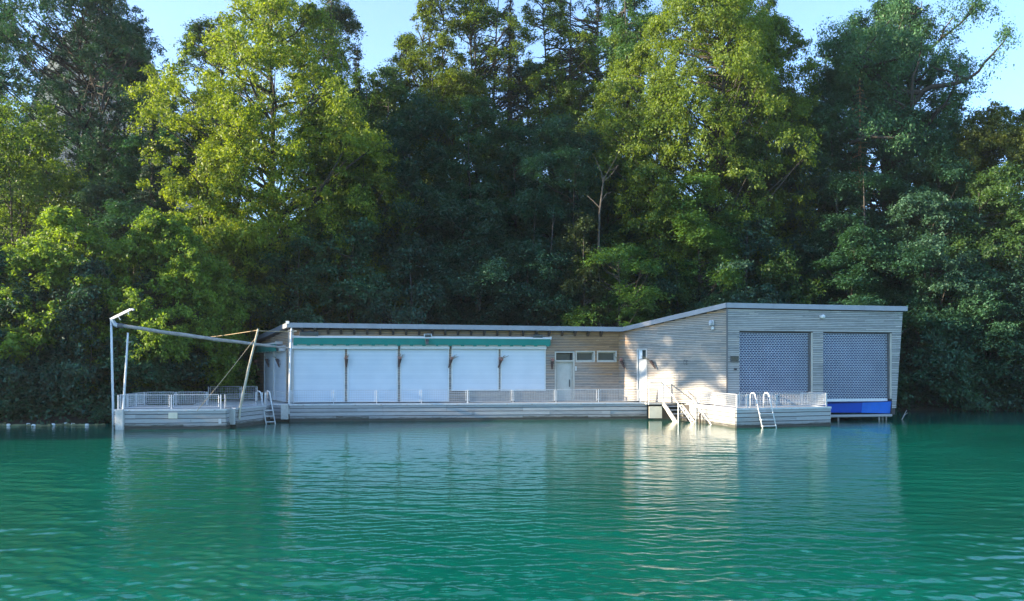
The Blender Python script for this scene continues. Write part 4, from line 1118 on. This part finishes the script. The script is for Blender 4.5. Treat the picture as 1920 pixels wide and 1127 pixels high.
SPEC = {   # crown recipe per kind: clumps per square metre of crown side, and the rest as for make_proto
    'big_a': ('tall', .06, 2.9, (.9, 1.75), dict(twigs=9, per=15, size=.215, rad=.4, inner=.6, limb=.1, lump=.34, flat=.15)),
    'big_b': ('broad', .14, 2.6, (.9, 1.8), dict(twigs=9, per=15, size=.215, stems=2, rad=.42, inner=.5, limb=.2, gap=.05, lump=.34, flat=.15)),
    'dark_big': ('broad', .10, 2.5, (.8, 1.6), dict(twigs=9, per=14, size=.215, stems=3, rad=.42, inner=.5, leafm='leafdark', limb=.25, gap=.0, flat=1.0)),
    'airy': ('tall', .2, 2.5, (.7, 1.5), dict(twigs=8, per=14, size=.205, stems=3, rad=.34, inner=.3, limb=.5, gap=.2, lump=.38)),
    'airy_b': ('tall', .26, 1.8, (.6, 1.4), dict(twigs=8, per=13, size=.2, stems=2, rad=.3, inner=.2, limb=.6, gap=.25, lump=.4)),
    'high_airy': ('broad', .80, 4.2, (.5, 1.0), dict(twigs=8, per=11, size=.24, stems=1, rad=.25, inner=.3, limb=.5, gap=.3, lump=.4)),
    'mid_a': ('broad', .05, 2.6, (.75, 1.5), dict(twigs=9, per=14, size=.205, stems=2, rad=.2, inner=.5, limb=.08, flat=.3)),
    'mid_b': ('layer', .04, 2.6, (.8, 1.6), dict(twigs=9, per=15, size=.2, rad=.22, inner=.5, leafm='leafdark', limb=.08, flat=1.5, squash=.4)),
    'mid_c': ('broad', .08, 2.5, (.7, 1.6), dict(twigs=10, per=14, size=.2, rad=.22, inner=.5, leafm='leafdark', limb=.1, lump=.4, squash=.5)),
    'feather': ('layer', .06, 2.2, (1.0, 1.9), dict(twigs=12, per=16, size=.17, stems=2, rad=.25, inner=.45, leafm='leafdark', limb=.08, flat=1.7, lump=.38, upb=.0, squash=.4)),
    'bush_a': ('bush', .0, 7.5, (.6, 1.15), dict(twigs=9, per=14, size=.2, stems=4, rad=.14, inner=.7, limb=.1, lump=.2, upb=.35, bough=.3, updir=.1, flat=.3)),
    'bush_b': ('bush', .0, 6.5, (.7, 1.4), dict(twigs=9, per=14, size=.2, stems=3, rad=.12, inner=.65, leafm='leafdark', limb=.1, lump=.28, flat=1.0, squash=.55, bough=.32, updir=.05)),
    'maple': ('layer', .02, 2.5, (.8, 1.5), dict(twigs=10, per=15, size=.19, rad=.16, inner=.45, limb=.3, lump=.38, flat=1.5, squash=.45)),
}
_cache = {}
def proto_for(kind, h, r, seed):
    if kind in SPEC:
        H = max(3, round(h / 2.5) * 2.5); R0 = max(1.5, round(r / .8) * .8)
        key = (kind, H, R0, seed % 2)
        if key not in _cache:
            prof, base, dens, rc, kw = SPEC[kind]
            area = H * (1 - base) * R0 * 2
            n = int(min(1250, max(80, area * dens * 1.5)))
            _cache[key] = make_proto(len(_cache) * 13 + 5, H, R0, prof, base, n, rc, **kw)
        return _cache[key]
    key = (kind, round(h / 4), seed % 2)
    if key not in _cache:
        H = round(h / 4) * 4
        _cache[key] = {'spruce': lambda: make_conifer(41 + seed, H, r, int(H * 2.6), 300),
                       'spruce_thin': lambda: make_conifer(42 + seed, H, r, int(H * 1.9), 170, sparse=True),
                       'pine': lambda: make_conifer(43 + seed, H, r, int(H * 2.0), 220, bark='barkred', bare=.35),
                       'oak': lambda: make_oak(53, 24, 9.0)}[kind]()
    return _cache[key]
KIND = {'big_a': 'deciduous_tree', 'big_b': 'deciduous_tree', 'dark_big': 'deciduous_tree', 'airy': 'slender_tree', 'airy_b': 'slender_tree', 'mid_a': 'young_tree', 'mid_b': 'young_tree', 'mid_c': 'young_tree',
        'feather': 'feathery_tree', 'bush_a': 'waterside_bush', 'bush_b': 'waterside_bush', 'maple': 'maple_tree', 'high_airy': 'slender_tree', 'spruce': 'spruce_tree', 'spruce_thin': 'spruce_tree', 'pine': 'pine_tree', 'oak': 'oak_tree'}
CATS = {'waterside_bush': 'bush'}
_n = [0]
def plant(proto, px, Y, top, hw, tint, label, group=None, rot=None, X=None, height=None):
    """px/top/hw: where the crown stands in the photograph (used only to work out its place, height and radius)"""
    _n[0] += 1; rnd = random.Random(_n[0] * 7 + 1)
    x = (px - CXP) * Y / FPX if X is None else X
    z0 = max(hf(x, Y), -.1) - .1
    h = (CAMH + (HOR - top) * Y / FPX - z0) if height is None else height
    r = hw * Y / FPX if hw else h * .3
    P = proto_for(proto, h, r, _n[0]); nm = KIND[proto]
    t = thing(nm, (x, Y, z0), label, CATS.get(nm, 'tree'), group)
    sx, sz = r / P['R'], h / (P['H'] * 1.03); rz = rnd.uniform(0, 6.28) if rot is None else rot
    for k in ('trunk', 'crown'):
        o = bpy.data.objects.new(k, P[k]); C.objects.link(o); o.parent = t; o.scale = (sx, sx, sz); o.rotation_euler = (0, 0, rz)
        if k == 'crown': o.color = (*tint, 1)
    return t
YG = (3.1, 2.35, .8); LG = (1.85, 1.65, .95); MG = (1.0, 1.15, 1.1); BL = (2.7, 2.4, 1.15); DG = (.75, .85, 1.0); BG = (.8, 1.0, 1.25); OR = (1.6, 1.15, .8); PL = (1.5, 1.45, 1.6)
FR = 'trees on the wooded hillside behind the boathouse'
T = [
 # left bank: bright BL tint carries the sun, dark front bushes the shade below
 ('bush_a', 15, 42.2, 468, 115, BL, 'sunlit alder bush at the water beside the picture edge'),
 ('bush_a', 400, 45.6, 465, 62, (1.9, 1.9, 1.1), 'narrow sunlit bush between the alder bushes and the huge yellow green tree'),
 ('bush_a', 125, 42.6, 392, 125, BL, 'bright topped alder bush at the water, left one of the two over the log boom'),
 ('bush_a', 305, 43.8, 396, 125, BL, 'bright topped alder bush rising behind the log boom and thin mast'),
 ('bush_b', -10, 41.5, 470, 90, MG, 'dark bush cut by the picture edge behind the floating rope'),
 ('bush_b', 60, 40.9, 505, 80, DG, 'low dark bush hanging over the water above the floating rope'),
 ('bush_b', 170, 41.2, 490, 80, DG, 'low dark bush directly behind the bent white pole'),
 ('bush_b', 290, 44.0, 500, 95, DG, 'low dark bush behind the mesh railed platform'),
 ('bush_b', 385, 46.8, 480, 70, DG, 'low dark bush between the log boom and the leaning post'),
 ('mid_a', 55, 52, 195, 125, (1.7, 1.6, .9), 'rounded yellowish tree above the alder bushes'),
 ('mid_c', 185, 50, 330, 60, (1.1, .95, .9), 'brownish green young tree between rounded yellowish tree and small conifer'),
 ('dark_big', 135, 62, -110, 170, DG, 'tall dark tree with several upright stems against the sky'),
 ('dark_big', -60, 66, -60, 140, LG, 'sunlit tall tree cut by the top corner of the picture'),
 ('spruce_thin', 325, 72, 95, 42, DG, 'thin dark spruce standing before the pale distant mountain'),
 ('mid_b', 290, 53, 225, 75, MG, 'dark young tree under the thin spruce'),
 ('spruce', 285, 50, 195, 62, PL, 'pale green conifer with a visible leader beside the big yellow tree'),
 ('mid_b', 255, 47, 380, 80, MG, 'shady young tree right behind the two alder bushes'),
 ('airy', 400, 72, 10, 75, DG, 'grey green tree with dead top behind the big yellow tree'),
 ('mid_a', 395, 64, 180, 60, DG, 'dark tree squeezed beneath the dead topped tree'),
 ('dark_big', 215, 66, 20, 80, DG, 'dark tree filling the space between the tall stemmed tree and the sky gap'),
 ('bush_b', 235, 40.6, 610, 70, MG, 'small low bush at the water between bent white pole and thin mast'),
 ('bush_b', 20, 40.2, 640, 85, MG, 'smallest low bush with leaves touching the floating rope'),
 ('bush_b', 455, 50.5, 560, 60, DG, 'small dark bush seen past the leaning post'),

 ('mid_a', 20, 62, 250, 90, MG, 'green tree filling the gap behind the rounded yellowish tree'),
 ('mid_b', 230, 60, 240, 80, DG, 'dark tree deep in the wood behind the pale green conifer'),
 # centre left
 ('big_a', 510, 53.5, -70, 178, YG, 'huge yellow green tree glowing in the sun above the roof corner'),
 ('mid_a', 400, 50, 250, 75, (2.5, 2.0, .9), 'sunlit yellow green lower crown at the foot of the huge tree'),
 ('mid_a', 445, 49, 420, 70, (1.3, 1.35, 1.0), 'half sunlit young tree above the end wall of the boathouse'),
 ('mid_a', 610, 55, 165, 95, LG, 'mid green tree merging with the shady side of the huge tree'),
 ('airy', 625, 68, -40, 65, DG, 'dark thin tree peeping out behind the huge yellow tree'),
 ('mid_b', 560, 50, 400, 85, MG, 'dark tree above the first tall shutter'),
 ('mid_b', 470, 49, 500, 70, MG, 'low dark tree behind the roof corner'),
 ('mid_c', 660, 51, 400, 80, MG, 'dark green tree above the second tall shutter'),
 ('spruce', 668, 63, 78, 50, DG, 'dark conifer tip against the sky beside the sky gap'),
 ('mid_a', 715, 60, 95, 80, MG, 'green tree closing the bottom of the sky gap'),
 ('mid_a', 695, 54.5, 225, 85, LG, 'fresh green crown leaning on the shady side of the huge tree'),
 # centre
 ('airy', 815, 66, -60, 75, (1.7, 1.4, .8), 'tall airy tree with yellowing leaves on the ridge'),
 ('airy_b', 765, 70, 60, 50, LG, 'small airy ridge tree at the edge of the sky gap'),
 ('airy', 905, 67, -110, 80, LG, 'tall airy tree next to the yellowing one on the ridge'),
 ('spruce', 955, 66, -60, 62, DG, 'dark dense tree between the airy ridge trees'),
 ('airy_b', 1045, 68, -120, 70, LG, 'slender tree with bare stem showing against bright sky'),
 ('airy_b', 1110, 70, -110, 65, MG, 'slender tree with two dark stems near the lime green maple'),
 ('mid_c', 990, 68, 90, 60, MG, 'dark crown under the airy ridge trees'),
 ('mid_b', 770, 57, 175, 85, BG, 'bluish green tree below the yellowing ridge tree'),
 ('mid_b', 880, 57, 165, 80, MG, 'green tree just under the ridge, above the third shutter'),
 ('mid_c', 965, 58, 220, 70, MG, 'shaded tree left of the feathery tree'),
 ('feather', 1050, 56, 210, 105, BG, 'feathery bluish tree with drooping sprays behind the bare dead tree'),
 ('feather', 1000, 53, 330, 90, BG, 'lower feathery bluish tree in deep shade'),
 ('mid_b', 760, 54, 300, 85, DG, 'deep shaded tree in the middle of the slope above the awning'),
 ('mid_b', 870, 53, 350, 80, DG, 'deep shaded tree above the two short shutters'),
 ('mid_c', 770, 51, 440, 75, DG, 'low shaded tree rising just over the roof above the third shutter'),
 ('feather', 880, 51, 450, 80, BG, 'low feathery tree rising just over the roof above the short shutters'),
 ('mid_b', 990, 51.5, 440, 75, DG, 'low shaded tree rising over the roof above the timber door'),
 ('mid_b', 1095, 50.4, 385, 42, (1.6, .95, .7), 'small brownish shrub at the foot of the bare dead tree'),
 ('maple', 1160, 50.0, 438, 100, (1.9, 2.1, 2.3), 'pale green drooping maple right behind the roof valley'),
 ('mid_a', 830, 64, 80, 80, (1.6, 1.4, .8), 'yellowish full crown under the tall airy ridge tree'),
 ('mid_a', 1075, 66, 120, 75, LG, 'leafy ridge tree between the slender bare stemmed trees'),
 ('mid_a', 1160, 64, 60, 65, LG, 'leafy ridge tree leaning on the great lime green tree'),
 ('mid_b', 1040, 60, 240, 90, MG, 'dark green tree filling the ridge below the slender stems'),

 ('mid_b', 640, 58, 270, 90, MG, 'dark tree in the shade of the huge yellow green tree'),
 ('mid_a', 700, 66, 150, 90, MG, 'rounded ridge tree under the sky gap'),
 ('mid_a', 930, 62, 230, 90, MG, 'rounded green tree on the ridge over the fourth shutter'),
 ('mid_b', 1140, 58, 300, 75, MG, 'dark tree directly behind the bare dead tree'),
 ('dark_big', 1190, 64, -50, 78, (1.5, 1.4, 1.0), 'tall leafy tree closing the sky beside the great lime green tree'),
 # right centre
 ('big_b', 1305, 57, -90, 160, (2.4, 1.95, .85), 'great lime green tree reaching out of the picture above the slanting wall'),
 ('mid_a', 1230, 55, 165, 75, LG, 'half lit leafy crown at the lower edge of the great lime green tree'),
 ('big_b', 1440, 60, 30, 95, LG, 'sunlit tree standing beside the great lime green tree'),
 ('airy', 1400, 66, -70, 90, MG, 'tall tree behind the great lime green tree with dark upper leaves'),
 ('mid_a', 1390, 56, 220, 90, MG, 'shaded lower crown under the sunlit pair of trees'),
 ('maple', 1312, 52.6, 312, 78, (1.9, 2.1, 2.2), 'pale rounded maple half way up the dark slope'),
 ('mid_b', 1235, 54, 360, 60, LG, 'dull green tree squeezed between the two pale maples'),
 ('mid_c', 1400, 52.5, 400, 75, DG, 'dark tree above the ridge corner of the slanting wall'),
 ('mid_b', 1270, 53, 480, 60, DG, 'very dark low tree in the hollow beside the drooping maple'),
 ('mid_a', 1480, 51.5, 460, 70, MG, 'low green tree over the roof above the first grille'),
 ('mid_b', 1500, 56, 260, 80, DG, 'dark tree left of the pine, half way up'),
 ('mid_b', 1330, 52, 520, 60, MG, 'lowest green tree touching the roof over the slanting wall'),
 ('mid_b', 1560, 58, 190, 75, MG, 'broad dark crown behind the pine stem'),
 ('mid_c', 1700, 59, 200, 75, MG, 'dark tree around the foot of the great oak'),

 ('mid_a', 1480, 64, 150, 80, MG, 'rounded crown between the sunlit tree and the great oak'),
 ('mid_b', 1680, 56, 330, 90, MG, 'dark tree in the hollow under the great oak'),
 ('mid_a', 1800, 60, 250, 80, (1.2, 1.2, 1.0), 'green tree behind the orange topped round tree'),
 # right
 ('oak', 1670, 62, -45, 215, (1.25, 1.35, 1.0), 'great oak with crooked limbs spread against the blue sky', 2.4),
 ('dark_big', 1665, 66, -25, 135, (.9, 1.0, 1.0), 'dark crown filling out the great oak from behind'),
 ('mid_a', 1905, 58.5, 196, 95, (1.4, 1.15, .85), 'brown tinged tree closing the canopy at the edge of the picture'),
 ('mid_b', 1775, 60, 225, 75, MG, 'dark tree under the open sky between the oak and the orange topped tree'),
 ('pine', 1612, 58, 130, 62, MG, 'pine with a bare orange stem in front of the great oak'),
 ('mid_b', 1545, 60, 110, 55, MG, 'dark crown between the sunlit tree and the oak stem'),
 ('feather', 1610, 54, 290, 100, MG, 'broad dark tree with layered branches below the pine'),
 ('mid_b', 1760, 56, 270, 80, MG, 'dark tree beneath the right arm of the oak'),
 ('mid_a', 1860, 57, 192, 105, OR, 'round tree with orange brown top under open sky'),
 ('mid_c', 1745, 52.5, 330, 90, (1.2, 1.2, 1.3), 'greyish tree with thin visible branches beyond the roof end'),
 ('mid_b', 1600, 51.5, 430, 80, MG, 'low tree directly over the second grille roof'),
 ('mid_a', 1880, 52.5, 310, 100, MG, 'tall leafy tree at the edge of the picture over the water'),
 ('bush_b', 1740, 51, 520, 75, MG, 'waterside bush just beyond the leaning end of the gable'),
 ('bush_b', 1840, 50.8, 480, 80, MG, 'waterside bush with branches dipping in the water'),
 ('bush_b', 1935, 50.4, 470, 75, DG, 'waterside bush cut by the picture edge on the far bank'),
 ('bush_b', 1690, 52, 600, 55, DG, 'smallest waterside bush in the gap behind the gable end'),
]
for a in T: plant(*a[:7], group=FR, rot=a[7] if len(a) > 7 else None)
# fillers that close the wood on the far slope and down to the bank behind the house
rnd = random.Random(77)
# bank outside the frame on the sun's side (throws the evening shade over water, pontoon and lower wood)
OFF = [(-41, 28, 8), (-42, 31, 9.5), (-41, 33.8, 9.5), (-43, 38.8, 11.5), (-42, 42.5, 11.5), (-43, 46, 12), (-44, 50, 12), (-47, 54, 12), (-39.5, 46, 9), (-47, 58, 13)]
for i, (x, y, h) in enumerate(OFF):
    plant('mid_a' if i % 2 else 'bush_b', 0, y, 0, 0, MG, 'tree on the near bank beyond the edge of the view', group='trees on the bank beside the lake', X=x, height=h).scale = (1, 1, 1)

for i, (y, h) in enumerate(((30.4, 23), (32.8, 23.5), (35.2, 23))):  # unseen trees added, crowns set high to dapple the slanting wall
    plant('high_airy', 0, y, 0, 0, MG, 'tall unseen tree on the near bank, shaped to dapple the slanting wall', group='trees on the bank beside the lake', X=-41.5 - i % 2, height=h)
# dead tree
dx_, dy_ = at(1128, 400, 51.0).x, 51.0
t = thing('dead_tree', (dx_, dy_, hf(dx_, dy_)), 'bare dead tree with forked grey branches in front of the feathery trees', 'tree')
def D(px, py): return at(px, py, dy_)
mb = MB(); g0 = Vector((dx_, dy_, hf(dx_, dy_) - .3))
mb.tube([g0, D(1122, 470), D(1124, 400), D(1130, 350), D(1133, 330)], [.1, .08, .06, .05, .04], 7); mb.build('trunk', M['barkpale'], t)
br = [[(1133, 335), (1142, 318), (1153, 300), (1160, 282)], [(1131, 345), (1128, 322), (1120, 300), (1112, 284)], [(1132, 340), (1146, 328), (1156, 315)], [(1125, 390), (1112, 375), (1102, 365)], [(1142, 320), (1150, 318), (1158, 312)], [(1126, 380), (1138, 362), (1148, 358)]]
for i, b in enumerate(br):
    mb = MB(); mb.tube([D(*q) + Vector((0, (.5 if i % 2 else -.5) * k / 3, 0)) for k, q in enumerate(b)], [.036, .028, .018, .008][:len(b)], 5); mb.build('branch', M['barkpale'], t)
# pale stems at the far bank
for k, (px, tp, bt_) in enumerate(((1893, 682, 745), (1898, 684, 742), (1902, 690, 755))):
    pass

# undergrowth that covers the slope
def undergrowth():
    rng = np.random.default_rng(9)
    X = rng.uniform(-48, 50, 15000); d = rng.uniform(0, 1, 15000) ** 1.1 * 32
    Y = shore(X) + d; ok = Y > 36; X, Y, d = X[ok], Y[ok], d[ok]
    # keep clear of the house
    inside = (X > -18) & (X < 21.5) & (Y < 51.6); X, Y = X[~inside], Y[~inside]
    lift = rng.uniform(.0, 1.3, len(X))
    Cn = np.stack([X, Y, hgt(X, Y) + lift], 1)
    out = np.stack([rng.normal(0, .3, len(X)), -np.ones(len(X)) * .6, np.ones(len(X)) * .6], 1); out /= np.linalg.norm(out, axis=1)[:, None]
    v, f = clump_leaves(Cn, rng.uniform(.5, 1.1, len(X)), out, rng, 4, 7, .24)
    np_mesh('undergrowth', v, f, M['leafdark'], kind='stuff', label='dense leafy undergrowth covering the wooded slope')
undergrowth()

#%%END%%
mh = bpy.data.materials.new('haze_air'); mh.use_nodes = True; mh.node_tree.nodes.clear()
o_ = mh.node_tree.nodes.new('ShaderNodeOutputMaterial'); pv = mh.node_tree.nodes.new('ShaderNodeVolumePrincipled')
pv.inputs['Color'].default_value = (0.82, 0.90, 1.0, 1); pv.inputs['Density'].default_value = 0.0002; pv.inputs['Anisotropy'].default_value = 0.3
mh.node_tree.links.new(pv.outputs[0], o_.inputs['Volume'])
mb = MB(); mb.box((0, 350, 145), (710, 1110, 308)); mb.build('haze', mh, None, kind='stuff', label='thin evening haze over the lake and valley')


# ------------------------------------------------------------------ light, sky, camera
w = bpy.data.worlds.new('World'); S.world = w; w.use_nodes = True
nt = w.node_tree; bg = nt.nodes['Background']
sky = nt.nodes.new('ShaderNodeTexSky'); sky.sky_type = 'NISHITA'; sky.sun_disc = False
SUN_EL, SUN_AZ = 16.0, (-1.0, -0.16)
sky.sun_elevation = R(SUN_EL); sky.sun_rotation = math.atan2(SUN_AZ[0], SUN_AZ[1])
sky.air_density = 1.0; sky.dust_density = 0.3; sky.ozone_density = 1.5; sky.altitude = 500
tint = mixc(nt, 1.0, sky.outputs[0], (0.76, 0.95, 1.2), 'MULTIPLY'); nt.links.new(tint, bg.inputs[0]); bg.inputs[1].default_value = 0.115
sl = bpy.data.lights.new('sun', 'SUN'); sl.energy = 5.0; sl.angle = R(0.5); sl.color = (1.0, 0.83, 0.6)
so = bpy.data.objects.new('sun', sl); C.objects.link(so)
dirv = Vector((SUN_AZ[0], SUN_AZ[1], 0)).normalized() * math.cos(R(SUN_EL)) + Vector((0, 0, math.sin(R(SUN_EL))))
so.rotation_euler = (-dirv).to_track_quat('-Z', 'Y').to_euler(); so.location = (-60, 0, 40)
cam = bpy.data.cameras.new('camera'); co_ = bpy.data.objects.new('camera', cam); C.objects.link(co_)
cam.sensor_width = 36; cam.sensor_fit = 'HORIZONTAL'; cam.lens = FPX / 1920 * 36; cam.shift_y = (HOR - 563.5) / 1920
cam.clip_start = .1; cam.clip_end = 9000
co_.location = (0, 0, CAMH); co_.rotation_euler = (R(90), 0, 0); S.camera = co_
S.view_settings.view_transform = 'Standard'; S.view_settings.look = 'None'; S.view_settings.exposure = 2.02; S.view_settings.gamma = 1
S.render.film_transparent = False
try:
    S.cycles.max_bounces = 4; S.cycles.diffuse_bounces = 2; S.cycles.glossy_bounces = 3; S.cycles.transmission_bounces = 2; S.cycles.volume_bounces = 0
    S.cycles.use_denoising = True; S.cycles.caustics_reflective = False; S.cycles.caustics_refractive = False
except Exception: pass
